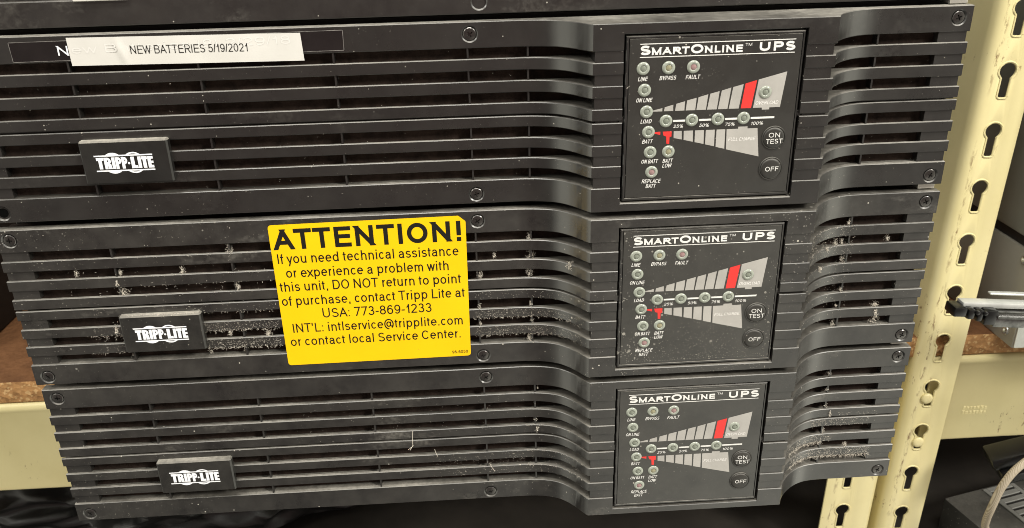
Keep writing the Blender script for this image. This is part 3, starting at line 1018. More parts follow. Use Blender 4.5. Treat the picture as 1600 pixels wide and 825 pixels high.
def with_holes(bm, spots, depth=1.0 * mm):
    """sink countersunk screw seats into a band"""
    bmesh.ops.recalc_face_normals(bm, faces=bm.faces[:])
    me = D.meshes.new("band")
    bm.to_mesh(me)
    bm.free()
    ob = D.objects.new("band", me)
    COL.objects.link(ob)
    cb = bmesh.new()
    for x, z in spots:
        lathe(cb, [(0, -depth), (3.05 * mm, -depth), (3.0 * mm, -0.5 * mm), (3.75 * mm, 0.12 * mm), (3.75 * mm, 0.6 * mm), (0, 0.6 * mm)], 32, (x, 0, z))
    bmesh.ops.recalc_face_normals(cb, faces=cb.faces[:])
    cm = D.meshes.new("cut")
    cb.to_mesh(cm)
    cb.free()
    co = D.objects.new("cut", cm)
    COL.objects.link(co)
    mod = ob.modifiers.new("b", 'BOOLEAN')
    mod.operation = 'DIFFERENCE'
    mod.solver = 'EXACT'
    mod.object = co
    res = eval_mesh(ob)
    D.objects.remove(ob)
    D.objects.remove(co)
    return res


SX = (6.49 * mm, 220.16 * mm, 434.0 * mm)
ZT, ZB = 76.6 * mm, 4.5 * mm


def bezel_mesh():
    out = bmesh.new()
    bd = bmesh.new()
    strip(bd, 0, C1 - 0.034, H - BAND, H, 0.005)
    # each band is one loft left of the recess, one right of it and the bridge between
    bd.free()
    for (z0, z1, zs, inner) in ((H - BAND, H, ZT, (Q2, H)), (0.0, BAND, ZB, (0.0, Q1))):
        a = bmesh.new()
        strip(a, 0, P1, z0, z1, 0.005)
        out.from_mesh(with_holes(a, [(SX[0], zs), (SX[1], zs)]))
        a = bmesh.new()
        strip(a, P2, W, z0, z1, 0.005)
        out.from_mesh(with_holes(a, [(SX[2], zs)]))
        strip(out, P1, P2, inner[0], inner[1], 0.005)
    for z0, z1 in SLATS:
        strip(out, 0, P1, z0 * mm, z1 * mm, 0.005, lip=True)
        strip(out, P2, W, z0 * mm, z1 * mm, 0.005, lip=True)
    e = 0.00005
    for z0, z1 in GAPS:
        z0, z1 = z0 * mm + e, z1 * mm - e
        box(out, 0.0006, 0.0128, 0.0012, 0.0049, z0, z1)                       # closed ends
        box(out, 0.4267, W - 0.0006, 0.0012, 0.0049, z0, z1)
        box(out, C1 + 0.0009, P1 - 0.00002, -B + 0.0006, 0.0049, z0, z1)       # fluted blocks beside the recess
        box(out, P2 + 0.00002, C2 - 0.0009, -B + 0.0006, 0.0049, z0, z1)
        for rx in (50.2, 104.2, 161.5, 219.0, 245.0, 399.4):                   # thin ribs across the openings
            y0 = 0.0005
            box(out, rx * mm - 0.0004, rx * mm + 0.0004, y0, 0.0049, z0, z1)
    z0, z1 = 40.35 * mm + e, 41.35 * mm - e                                    # narrow seam half way up
    box(out, 0.0006, C1 - 0.002, 0.0022, 0.0049, z0, z1)
    box(out, C2 + 0.002, W - 0.0006, 0.0022, 0.0049, z0, z1)
    box(out, C1 + 0.0015, P1 - 0.0016, -B + 0.0016, 0.0049, z0, z1)
    box(out, P2 + 0.0016, C2 - 0.0015, -B + 0.0016, 0.0049, z0, z1)
    bmesh.ops.recalc_face_normals(out, faces=out.faces[:])
    return out


def make_screw_mesh():
    a = bmesh.new()
    lathe(a, [(0, -1.2 * mm), (2.75 * mm, -1.2 * mm), (2.8 * mm, -0.35 * mm), (2.5 * mm, -0.12 * mm), (1.6 * mm, 0.02 * mm), (0, 0.06 * mm)], 28)
    bmesh.ops.recalc_face_normals(a, faces=a.faces[:])
    me = D.meshes.new("s")
    a.to_mesh(me)
    a.free()
    ob = D.objects.new("s", me)
    COL.objects.link(ob)
    cb = bmesh.new()
    n = [(0.36, 1.55), (0.36, 0.36), (1.55, 0.36), (1.55, -0.36), (0.36, -0.36), (0.36, -1.55), (-0.36, -1.55), (-0.36, -0.36), (-1.55, -0.36), (-1.55, 0.36), (-0.36, 0.36), (-0.36, 1.55)]
    A = [cb.verts.new((x * mm, -0.5 * mm, z * mm)) for x, z in n]
    Bv = [cb.verts.new((x * mm * 0.6, 0.85 * mm, z * mm * 0.6)) for x, z in n]
    for i in range(12):
        j = (i + 1) % 12
        cb.faces.new((A[i], A[j], Bv[j], Bv[i]))
    cb.faces.new(A)
    cb.faces.new(Bv)
    bmesh.ops.recalc_face_normals(cb, faces=cb.faces[:])
    cm = D.meshes.new("c")
    cb.to_mesh(cm)
    cb.free()
    co = D.objects.new("c", cm)
    COL.objects.link(co)
    mod = ob.modifiers.new("b", 'BOOLEAN')
    mod.operation = 'DIFFERENCE'
    mod.solver = 'EXACT'
    mod.object = co
    res = eval_mesh(ob)
    D.objects.remove(ob)
    D.objects.remove(co)
    b = bmesh.new()
    b.from_mesh(res)
    return b


def place(parent, bm_or_mesh, name, mats, loc, rot=(0, 0, 0), smooth=35):
    if isinstance(bm_or_mesh, bmesh.types.BMesh):
        o = obj(name, bm_or_mesh, mats, parent, smooth)
    else:
        o = D.objects.new(name, bm_or_mesh)
        COL.objects.link(o)
        o.parent = parent
        o.color = (1, 1, 0, 1)
    o.location = loc
    o.rotation_euler = rot
    return o


YP = -B + 0.0008                                                   # printed face of the control panel


def X(v):
    return P1 + v * mm


def Z(v):
    return Q1 + v * mm


def make_panel(root):
    b = bmesh.new()
    # moulded frame: outer edge, chamfer, inner rim
    def ring(x0, x1, z0, z1, y):
        return [b.verts.new(p) for p in ((x0, y, z0), (x1, y, z0), (x1, y, z1), (x0, y, z1))]
    g = 0.0009
    rs = [ring(P1 + g, P2 - g, Q1 + g, Q2 - g, 0.0),
          ring(P1 + g, P2 - g, Q1 + g, Q2 - g, YP + 0.0003),
          ring(P1 + g + 0.0004, P2 - g - 0.0004, Q1 + g + 0.0004, Q2 - g - 0.0004, YP - 0.0001),
          ring(P1 + 0.0021, P2 - 0.0017, Q1 + 0.0020, Q2 - 0.0018, YP - 0.0001),
          ring(P1 + 0.0023, P2 - 0.0019, Q1 + 0.0022, Q2 - 0.0020, YP + 0.0005),
          ring(P1 + 0.0025, P2 - 0.0021, Q1 + 0.0024, Q2 - 0.0022, YP)]
    for k in range(len(rs) - 1):
        for i in range(4):
            j = (i + 1) % 4
            b.faces.new((rs[k][i], rs[k][j], rs[k + 1][j], rs[k + 1][i]))
    f = b.faces.new(rs[-1])
    f.material_index = 1
    bmesh.ops.recalc_face_normals(b, faces=b.faces[:])
    # little catch either side
    box(b, P1 - 0.0010, P1 + 0.0008, YP + 0.001, YP + 0.004, Z(36.2), Z(38.4))
    box(b, P2 - 0.0008, P2 + 0.0010, YP + 0.001, YP + 0.004, Z(36.2), Z(38.4))
    pan = obj('control_panel', b, ['panel_plastic', 'membrane'], root, 25)
    pan.color = (1, 1, 0, 1)

    # ---- printed scales
    y1 = YP - 0.00006
    b = bmesh.new()

    def pg(pts, m=0):
        poly(b, [(X(p[0]), Z(p[1])) for p in pts], y1, m)
    pg([(13.3, 40.8), (17.3, 40.8), (17.3, 42.2), (13.3, 41.3)])
    segs = [((18.0, 22.0), (18.3, 42.5), (21.9, 43.5)), ((22.8, 26.8), (23.2, 43.8), (26.9, 44.8)), ((27.4, 31.5), (27.8, 45.1), (31.8, 46.1)),
            ((32.0, 36.1), (32.6, 46.3), (36.7, 47.4)), ((36.6, 40.8), (37.6, 47.6), (41.5, 48.6)), ((41.3, 45.4), (42.4, 48.8), (46.4, 49.9)),
            ((46.0, 50.3), (47.2, 50.1), (51.6, 51.2))]
    for (a, c), t0, t1 in segs:
        pg([(a, 40.8), (c, 40.8), t1, t0])
    pg([(51.2, 40.8), (55.6, 40.8), (57.2, 52.7), (52.4, 51.4)], 1)
    pg([(56.5, 40.8), (60.4, 40.8), (60.4, 39.9), (63.6, 39.9), (63.6, 40.8), (68.2, 40.8), (69.8, 55.9), (57.9, 52.9)])
    pg([(14.2, 31.2), (16.9, 30.5), (16.9, 31.9), (14.2, 31.8)], 1)
    pg([(18.4, 30.1), (19.6, 29.7), (19.8, 26.5), (21.0, 26.4), (21.0, 29.6), (21.8, 29.5), (21.8, 31.9), (17.9, 31.9)], 1)
    for a, c, ba, bc in ((22.7, 26.2, 28.9, 28.1), (27.1, 31.1, 27.9, 26.9), (32.0, 35.9, 26.7, 25.7), (36.7, 40.6, 25.5, 24.5), (41.4, 45.2, 24.2, 23.2)):
        pg([(a + 0.1, ba), (c + 0.2, bc), (c, 31.9), (a, 31.9)])
    pg([(46.2, 22.9), (60.9, 19.1), (59.3, 31.9), (54.9, 31.9), (54.9, 32.8), (50.8, 32.8), (50.8, 31.9), (45.8, 31.9)])
    obj('load_scale', b, ['ink_grey', 'ink_red'], pan, 0)

    # ---- lettering
    b = bmesh.new()
    y2 = YP - 0.0001

    def tx(s, cx, cz, wd, h, m=0, bold=0.0, shear=0.0):
        text(b, s, (X(cx - wd / 2), Z(cz - h / 2)), (X(cx + wd / 2), Z(cz - h / 2)), h * mm, y2, m, 0.125 + bold, shear)
    zb = 64.75
    for s, a, c, h in (('S', 6.9, 11.2, 3.9), ('MART', 11.8, 27.5, 3.0), ('O', 28.1, 33.3, 3.8), ('NLINE', 34.0, 49.9, 3.0), ('UPS', 57.0, 72.1, 3.8)):
        text(b, s, (X(a), Z(zb)), (X(c), Z(zb)), h * mm, y2, 0, 0.25)
    text(b, 'TM', (X(50.9), Z(67.1)), (X(53.7), Z(67.1)), 1.15 * mm, y2, 0, 0.14)
    for z_ in (69.25, 63.85):
        poly(b, [(X(6.8), Z(z_ - 0.17)), (X(72.1), Z(z_ - 0.17)), (X(72.1), Z(z_ + 0.17)), (X(6.8), Z(z_ + 0.17))], y2)
    for s, cx, cz, wd in (('LINE', 8.4, 54.9, 3.9), ('BYPASS', 19.0, 55.0, 6.9), ('FAULT', 29.6, 55.0, 5.9), ('ON LINE', 9.3, 45.9, 6.8), ('LOAD', 10.5, 36.7, 4.6),
                          ('BATT', 11.4, 27.8, 4.4), ('ON BATT', 12.7, 18.8, 7.2), ('BATT', 20.7, 18.8, 4.3), ('LOW', 20.5, 16.6, 3.9), ('REPLACE', 13.8, 9.75, 8.2), ('BATT', 13.7, 7.5, 4.3)):
        tx(s, cx, cz, wd, 1.75, 0, 0.012, 0.22)
    for s, cx, wd in (('25%', 24.55, 4.2), ('50%', 35.8, 4.2), ('75%', 47.0, 4.2), ('100%', 58.9, 5.3)):
        tx(s, cx, 34.05, wd, 1.45, 0, 0.014, 0.2)
    tx('OVERLOAD', 62.3, 42.9, 9.8, 1.5, 1, 0.006, 0.22)
    tx('FULL CHARGE', 52.8, 27.3, 11.8, 1.5, 1, 0.006, 0.22)
    for a, c in ((22.2, 27.3), (33.4, 38.7), (44.7, 50.0), (55.9, 66.2)):
        poly(b, [(X(a), Z(36.0)), (X(c), Z(36.0)), (X(c), Z(36.85)), (X(a), Z(36.85))], y2)
    y3 = YP - 0.00098
    text(b, 'ON', (X(64.3), Z(27.65)), (X(69.2), Z(27.65)), 2.1 * mm, y3, 0, 0.135)
    text(b, 'TEST', (X(63.3), Z(24.9)), (X(70.6), Z(24.9)), 2.1 * mm, y3, 0, 0.135)
    text(b, 'OFF', (X(64.2), Z(12.3)), (X(70.1), Z(12.3)), 2.1 * mm, y3, 0, 0.135)
    obj('lettering', b, ['ink_white', 'ink_pale'], pan, 0)

    # ---- indicator lights
    leds = [(8.4, 59.2, 0), (19.1, 59.2, 1), (29.6, 59.2, 2), (9.3, 50.1, 0), (10.5, 40.8, 0), (11.7, 31.9, 0), (12.8, 22.9, 0), (20.8, 22.9, 1), (13.8, 13.9, 2),
            (19.1, 36.5, 0), (30.3, 36.5, 0), (41.6, 36.5, 0), (52.8, 36.5, 0), (61.2, 47.4, 0)]
    meshes = {}
    for i, (cx, cz, k) in enumerate(leds):
        if k not in meshes:
            b = bmesh.new()
            s = mm
            lathe(b, [(2.8 * s, -0.3 * s), (2.78 * s, 0.10 * s), (2.55 * s, 0.42 * s), (2.2 * s, 0.62 * s), (1.8 * s, 0.70 * s), (1.5 * s, 0.62 * s), (1.32 * s, 0.42 * s), (1.28 * s, 0.36 * s), (0.9 * s, 0.56 * s), (0.45 * s, 0.66 * s), (0, 0.7 * s)], 28,
                  mats=[0, 0, 0, 0, 0, 0, 1, 1, 1, 1])
            bmesh.ops.recalc_face_normals(b, faces=b.faces[:])
            o = obj('indicator_light', b, ['lens', ('lens_core', 'lens_core_amber', 'lens_core_red')[k]], pan, 60)
            meshes[k] = o.data
        else:
            o = D.objects.new('indicator_light', meshes[k])
            COL.objects.link(o)
            o.parent = pan
        o.location = (X(cx), YP, Z(cz))
        if k:
            o['label'] = ('', 'amber tinted indicator', 'red tinted indicator')[k]
    # ---- push buttons
    bmm = None
    for cx, cz in ((66.8, 27.25), (66.8, 13.3)):
        if bmm is None:
            b = bmesh.new()
            s = mm
            lathe(b, [(5.35 * s, -0.2 * s), (5.35 * s, 0.25 * s), (5.15 * s, 0.5 * s), (4.85 * s, 0.5 * s), (4.7 * s, 0.3 * s), (4.55 * s, 0.55 * s), (4.2 * s, 0.8 * s), (3.6 * s, 0.92 * s), (0, 0.94 * s)], 48)
            bmesh.ops.recalc_face_normals(b, faces=b.faces[:])
            o = obj('button', b, 'button', pan, 30)
            bmm = o.data
        else:
            o = D.objects.new('button', bmm)
            COL.objects.link(o)
            o.parent = pan
            o.color = (1, 1, 0, 1)
        o.location = (X(cx), YP, Z(cz))
    return pan


def make_badge(root):
    b = bmesh.new()
    box(b, 48.1 * mm, 86.4 * mm, -0.0033, 0.0010, 17.3 * mm, 37.0 * mm, 0.0007)
    bmesh.ops.recalc_face_normals(b, faces=b.faces[:])
    bad = obj('badge', b, 'badge', root, 20)
    b = bmesh.new()
    y = -0.0033 - 0.00006
    k = mm

    def bar(x0, x1, z0, z1):
        poly(b, [(x0 * k, z0 * k), (x1 * k, z0 * k), (x1 * k, z1 * k), (x0 * k, z1 * k)], y)
    bar(53.8, 79.0, 30.05, 30.65)
    bar(53.8, 79.1, 23.25, 23.85)
    cz = 26.95

    def cap(cx, r, zc, up, rin=None):
        a = math.asin((abs(zc - cz)) / r)
        n = 16
        out = []
        for i in range(n + 1):
            t_ = a + (math.pi - 2 * a) * i / n
            out.append((cx + r * math.cos(t_), cz + (1 if up else -1) * r * math.sin(t_)))
        if rin is None:
            poly(b, [(p[0] * k, p[1] * k) for p in out], y)
        else:
            a2 = math.asin(min(1, abs(zc - cz) / rin))
            inn = []
            for i in range(n + 1):
                t_ = a2 + (math.pi - 2 * a2) * i / n
                inn.append((cx + rin * math.cos(t_), cz + (1 if up else -1) * rin * math.sin(t_)))
            for i in range(n):
                poly(b, [(p[0] * k, p[1] * k) for p in (out[i], out[i + 1], inn[i + 1], inn[i])], y)
    cap(61.7, 4.75, 30.65, True)
    cap(61.7, 4.75, 23.25, False)
    cap(70.6, 4.8, 30.65, True, 4.15)
    cap(70.6, 4.8, 23.25, False, 4.15)
    # heavy condensed capitals built stroke by stroke
    z0, z1 = 24.35, 29.6
    hh = z1 - z0

    def T(x, w_):
        bar(x, x + w_, z1 - 1.35, z1)
        bar(x + w_ / 2 - 0.75, x + w_ / 2 + 0.75, z0, z1 - 1.35)

    def I(x, w_=1.6):
        bar(x, x + w_, z0, z1)

    def Pp(x, w_, leg=False):
        bar(x, x + 1.3, z0, z1)
        # bowl as an arc ring with a small counter
        zt, zbm = z1, z0 + hh * 0.40
        rc = (zt - zbm) / 2
        cx, cz2 = x + max(w_ - rc, 1.32), zbm + rc
        ri = 0.42
        n = 12
        pts_o = [(x + 1.3, zt)] + [(cx + min(rc, x + w_ - cx) * math.cos(t_), cz2 + rc * math.sin(t_)) for t_ in [math.pi / 2 - math.pi * i / n for i in range(n + 1)]] + [(x + 1.3, zbm)]
        pts_i = [(x + 1.3, cz2 + ri)] + [(cx + ri * math.cos(t_), cz2 + ri * math.sin(t_)) for t_ in [math.pi / 2 - math.pi * i / n for i in range(n + 1)]] + [(x + 1.3, cz2 - ri)]
        for i in range(len(pts_o) - 1):
            poly(b, [(p[0] * k, p[1] * k) for p in (pts_o[i], pts_o[i + 1], pts_i[i + 1], pts_i[i])], y)
        if leg:
            poly(b, [(p[0] * k, p[1] * k) for p in ((x + w_ - 1.55, zbm + 0.02), (x + w_ - 1.45, z0), (x + w_ + 0.15, z0), (x + w_ - 0.15, zbm + 0.35))], y)
    T(54.5, 3.1)
    Pp(57.75, 2.95, True)
    I(61.05, 1.35)
    Pp(62.6, 2.55)
    Pp(65.25, 2.5)
    dp = [(68.35 + 0.5 * math.cos(2 * math.pi * i / 14), 26.75 + 0.55 * math.sin(2 * math.pi * i / 14)) for i in range(14)]
    poly(b, [(p[0] * k, p[1] * k) for p in dp], y)
    bar(69.3, 70.85, z0, z1)
    bar(70.85, 72.05, z0, z0 + 1.3)
    I(72.3, 1.4)
    T(73.85, 2.55)
    bar(76.55, 77.95, z0, z1)
    for zz, hz in ((z0, 1.2), (z0 + hh / 2 - 0.5, 1.0), (z1 - 1.2, 1.2)):
        bar(77.95, 78.95, zz, zz + hz)
    obj('logo', b, 'logo', bad, 0)
    return bad


UG = 'rack power units stacked in the middle of the picture'
root = thing('power_supply_unit', 'TOP', 'power supply', (-0.00081, -0.0003, 0.17051), group=UG)
obj('bezel', bezel_mesh(), 'plastic', root, 30)
b = bmesh.new()
box(b, 0.0045, W - 0.0045, 0.0125, 0.44, -0.0016, H + 0.0017, 0.0006)
obj('case', b, 'case', root)
b = bmesh.new()
box(b, 0.003, W - 0.003, 0.0051, 0.0120, 0.0012, H - 0.0012)
obj('filter_backing', b, 'mesh', root, 0)
b = bmesh.new()
box(b, 0.4305, 0.4385, 0.0030, 0.0115, H + 0.0004, H + 0.0030, 0.0003)
obj('mounting_ear', b, 'zinc', root, 30)
make_panel(root)
make_badge(root)
sm = None
for z in (ZT, ZB):
    for i, x in enumerate(SX):
        if sm is None:
            o = place(root, make_screw_mesh(), 'screw', 'screw', (x, 0, z), (0, random.uniform(0, 1.5), 0), 25)
            sm = o.data
        else:
            o = place(root, sm, 'screw', 'screw', (x, 0, z), (0, random.uniform(0, 1.5), 0))

unit1 = root
unit2 = copy_tree(unit1)
unit2.location = (-0.00089, -0.001, 0.08537)
unit3 = copy_tree(unit1)
unit3.location = (0, 0, 0)
unit1['label'] = 'topmost of the three black power units, wearing a white NEW BATTERIES strip'
unit2['label'] = 'middle black power unit with a big yellow ATTENTION sticker and tufts of dust'
unit3['label'] = 'lowest of the three black power units, no sticker, badge furthest right'


def rec_col(o, c):
    o.color = c
    for ch in o.children:
        rec_col(ch, c)


rec_col(unit1, (0.75, 0.25, 0, 1))
rec_col(unit2, (1.15, 1.0, 0, 1))
rec_col(unit3, (0.8, 0.9, 0, 1))
for o in list(unit1.children):                                     # the lower left screw of the top unit is missing
    if o.name.startswith('screw') and abs(o.location.x - SX[0]) < 1e-4 and abs(o.location.z - ZB) < 1e-4:
        D.objects.remove(o)
b = bmesh.new()
lathe(b, [(2.2 * mm, 0.93 * mm * -1), (2.0 * mm, -0.9 * mm), (0, -0.9 * mm)], 24)
bmesh.ops.recalc_face_normals(b, faces=b.faces[:])
o = obj('screw_hole', b, 'hole_shade', unit1, 0)  # black disc, the dark of a deep hole put into its colour
o.location = (SX[0], 0, ZB)
o['label'] = 'black disc for the dark of the empty screw hole at the lower left'

# ------------------------------------------------------------------ yellow sticker on the middle unit
b = bmesh.new()
cor = [(123.6, 4.5, 1.8), (214.0, 5.1, 1.8), (214.6, 76.8, 0.3), (211.3, 79.7, 0.3), (123.4, 78.9, 1.8)]
pts = []
n = len(cor)
for i, (x, z, r) in enumerate(cor):
    p = Vector((x, z))
    a = (Vector(cor[i - 1][:2]) - p).normalized()
    c = (Vector(cor[(i + 1) % n][:2]) - p).normalized()
    for k in range(6):
        u = k / 5
        q0, q1 = p + a * r, p + c * r
        pts.append((q0 * (1 - u) ** 2 + p * 2 * u * (1 - u) + q1 * u * u))
YS = -0.00022
fr = [b.verts.new((p.x * mm, YS, p.y * mm)) for p in pts]
bk = [b.verts.new((p.x * mm, -0.00004, p.y * mm)) for p in pts]
b.faces.new(fr)
b.faces.new(bk[::-1])
for i in range(len(fr)):
    j = (i + 1) % len(fr)
    b.faces.new((fr[i], bk[i], bk[j], fr[j]))
bmesh.ops.recalc_face_normals(b, faces=b.faces[:])
st = obj('warning_sticker', b, 'yellow', unit2, 20)
st['label'] = 'yellow ATTENTION sticker with black lettering'
b = bmesh.new()
yl = YS - 0.00005


def line(s, p, q, h, wt=0.118):
    text(b, s, (p[0] * mm, p[1] * mm), (q[0] * mm, q[1] * mm), h * mm, yl, 0, wt)


line('ATTENTION!', (125.2, 66.5), (212.2, 67.1), 10.2, 0.2)
line('If you need technical assistance', (125.8, 59.4), (210.6, 59.8), 5.0)
line('or experience a problem with', (128.8, 52.1), (205.5, 52.4), 5.0)
line('this unit, DO NOT return to point', (124.9, 44.9), (211.1, 45.3), 5.0)
line('of purchase, contact Tripp Lite at', (124.9, 37.4), (212.6, 37.8), 5.0)
line('USA: 773-869-1233', (143.5, 30.1), (196.1, 30.5), 4.9)
line("INT'L: intlservice@tripplite.com", (128.3, 22.6), (210.8, 22.9), 4.9)
line('or contact local Service Center.', (126.3, 15.3), (209.4, 15.6), 4.9)
line('96-6050', (204.8, 6.7), (212.6, 6.8), 1.6, 0.14)
obj('lettering', b, 'ink_black', st, 0)

# ------------------------------------------------------------------ tape and paper strip on the top unit
b = bmesh.new()
vs = [b.verts.new((x * mm, -0.00012, z * mm)) for x, z in ((28.4, 71.2), (166.6, 71.6), (166.8, 80.2), (28.2, 79.5))]
vb = [b.verts.new((v.co.x, -0.00002, v.co.z)) for v in vs]
b.faces.new(vs)
b.faces.new(vb[::-1])
for i in range(4):
    b.faces.new((vs[i], vb[i], vb[(i + 1) % 4], vs[(i + 1) % 4]))
bmesh.ops.recalc_face_normals(b, faces=b.faces[:])
tc_ = [(28.4, 71.2), (166.6, 71.6), (166.8, 80.2), (28.2, 79.5)]
ctr = Vector((97.5, 75.6))
for i in range(4):                                                  # thin worn border of the tape
    p, q = Vector(tc_[i]), Vector(tc_[(i + 1) % 4])
    nn = Vector((-(q - p).y, (q - p).x)).normalized() * 0.22
    poly(b, [((v_[0]) * mm, (v_[1]) * mm) for v_ in (p, q, q + nn, p + nn)], -0.00016, 1)
tp = obj('label_tape', b, ['tape', 'tape_edge'], unit1, 20)
tp['label'] = 'glossy black lettering tape half covered by paper'
b = bmesh.new()
text(b, 'N', (47.6 * mm, 73.5 * mm), (51.9 * mm, 73.4 * mm), 4.0 * mm, -0.00016, 0, 0.16)
obj('lettering', b, 'logo', tp, 0)

b = bmesh.new()
TL, TR_, BR, BL = Vector((52.3, 80.7)), Vector((148.9, 79.6)), Vector((149.4, 68.0)), Vector((52.4, 69.1))
NX, NZ = 120, 8


def wv(u, v):
    cr = 0.205 + (1 - v) * 0.03                                     # one soft buckle in the paper
    return 0.0002 + 0.00055 * math.exp(-((u - cr) / 0.017) ** 2) * (0.35 + 0.65 * math.sin(math.pi * min(1, max(0, v * 1.1)))) + 0.00010 * math.sin(u * 21) * v + 0.00018 * math.exp(-((u - 0.55) / 0.18) ** 2) * (1 - v)


grid = []
for i in range(NX + 1):
    u = i / NX
    colv = []
    for j in range(NZ + 1):
        v = j / NZ
        p = (BL * (1 - u) + BR * u) * (1 - v) + (TL * (1 - u) + TR_ * u) * v
        colv.append(b.verts.new((p.x * mm, -0.00020 - wv(u, v), p.y * mm)))
    grid.append(colv)
for i in range(NX):
    for j in range(NZ):
        b.faces.new((grid[i][j], grid[i + 1][j], grid[i + 1][j + 1], grid[i][j + 1]))
geo = b.faces[:]
r_ = bmesh.ops.extrude_face_region(b, geom=geo)
for v in [g for g in r_['geom'] if isinstance(g, bmesh.types.BMVert)]:
    v.co.y += 0.00010
bmesh.ops.recalc_face_normals(b, faces=b.faces[:])
pl = obj('paper_strip', b, 'paper', unit1, 40)
pl['label'] = 'white paper strip reading NEW BATTERIES 5/19/2021'
b = bmesh.new()


def on_paper(bm_, start):
    for v in bm_.verts[start:]:
        u = (v.co.x / mm - 51.3) / 97.5
        vv = min(1, max(0, (v.co.z / mm - 69) / 11.5))
        v.co.y = -0.00020 - wv(u, vv) - v.co.y


text(b, 'NEW BATTERIES 5/19/2021', (77.6 * mm, 73.3 * mm), (126.2 * mm, 72.7 * mm), 3.4 * mm, 0.00009, 0, 0.10)
b.verts.ensure_lookup_table()
on_paper(b, 0)
obj('lettering', b, 'ink_black', pl, 0)
b = bmesh.new()
text(b, 'ew Batteries (8) 2/29/18', (53.5 * mm, 74.0 * mm), (144.5 * mm, 75.2 * mm), 3.6 * mm, 0.00006, 0, 0.15)
b.verts.ensure_lookup_table()
on_paper(b, 0)
obj('show_through', b, 'ghost', pl, 0)

# ------------------------------------------------------------------ the slim module above the stack
t = thing('battery_module', 'flat black module resting on top of the stack, only its lower edge in view', 'equipment module', (0, 0.0035, 0.2548))
b = bmesh.new()
bb = bmesh.new()
box(bb, 0.0, 0.44, 0.0, 0.006, 0.0, 0.0108, 0.0004)
b.from_mesh(with_holes(bb, [(0.2240, 0.0050)]))
box(b, 0.0, 0.44, 0.0, 0.006, 0.0160, 0.0210, 0.0004)
box(b, 0.0, 0.44, 0.0, 0.006, 0.0260, 0.0900, 0.0004)
box(b, 0.0006, 0.4394, 0.0030, 0.0062, 0.0100, 0.0270)
bmesh.ops.recalc_face_normals(b, faces=b.faces[:])
obj('front_plate', b, 'module_face', t, 30, (1.0, 0.5, 0, 1))
b = bmesh.new()
box(b, 0.003, 0.437, 0.0065, 0.42, -0.0010, 0.089, 0.0006)
obj('case', b, 'case', t)
b = bmesh.new()
box(b, 0.0565, 0.0790, -0.0016, 0.0004, 0.0104, 0.030, 0.0003)
o = obj('nameplate', b, 'paper', t)

# ------------------------------------------------------------------ dust tufts


def fibre(bm, p, L, r=0.00005, dirn=None, curl=0.7):
    d = dirn or Vector((random.gauss(0, 1), random.gauss(0, 0.7) - 0.3, random.gauss(0, 1)))
    d = Vector(d).normalized()
    pts = [Vector(p)]
    for k in range(5):
        d = (d + Vector((random.gauss(0, 1), random.gauss(0, 1), random.gauss(0, 1))) * curl * 0.45).normalized()
        pts.append(pts[-1] + d * L / 5)
    tube(bm, pts, r, 3, [1, 1, 1, 0.9, 0.8, 0.6])


def clump(bm, x, z, s, y=0.0012):
    s *= random.uniform(0.55, 1.35)
    x += random.gauss(0, 0.5)
    ax_, az_ = random.uniform(0.6, 1.7), random.uniform(0.6, 1.3)
    for k in range(int(110 * s)):
        p = Vector((x * mm + random.gauss(0, 0.00055 * s * ax_), y + random.gauss(0, 0.0006), z * mm + random.gauss(0, 0.0012 * s * az_)))
        fibre(bm, p, random.uniform(0.0003, 0.0011) * (0.6 + 0.4 * s), random.uniform(0.00003, 0.00008), None, 2.2)
    for k in range(int(4 * s)):
        c = Vector((x * mm + random.gauss(0, 0.00045 * s), y - 0.0002 + random.gauss(0, 0.0003), z * mm + random.gauss(0, 0.0007 * s)))
        rr = random.uniform(0.00012, 0.00034)
        q = bmesh.ops.create_icosphere(bm, subdivisions=1, radius=rr, matrix=Matrix.Translation(c))
        for v in q['verts']:
            v.co = c + (v.co - c) * random.uniform(0.55, 1.4)


def fringe(bm, x0, x1, z0, z1, n, L, y=None):
    for k in range(n):
        u = random.random()
        x = (x0 + (x1 - x0) * u) * mm
        z = (z0 + (z1 - z0) * u) * mm + random.gauss(0, 0.00025)
        yy = (front(x) if y is None else y) - 0.0001
        if random.random() < 0.35 + 0.65 * abs(math.sin(x * 900 + z * 300)):
            fibre(bm, (x, yy, z), random.uniform(0.3, 1) * L, random.uniform(0.000025, 0.00006), (random.gauss(0, 0.8), random.gauss(-0.25, 0.3), random.gauss(-0.4, 0.6)), 1.0)


def mat_of(bm, x0, x1, z0, z1, n, L):
    """fibres and crumbs lying on a slat face"""
    for k in range(n):
        x = random.uniform(x0, x1) * mm
        z = random.uniform(z0, z1) * mm
        y = front(x) - 0.00006
        if random.random() < 0.85:
            fibre(bm, (x, y, z), random.uniform(0.3, 1) * L, random.uniform(0.00002, 0.000045), (random.gauss(0, 1), -0.05, random.gauss(0, 0.6)), 0.5)
        else:
            q = bmesh.ops.create_icosphere(bm, subdivisions=1, radius=random.uniform(0.00005, 0.00014), matrix=Matrix.Translation((x, y, z)))


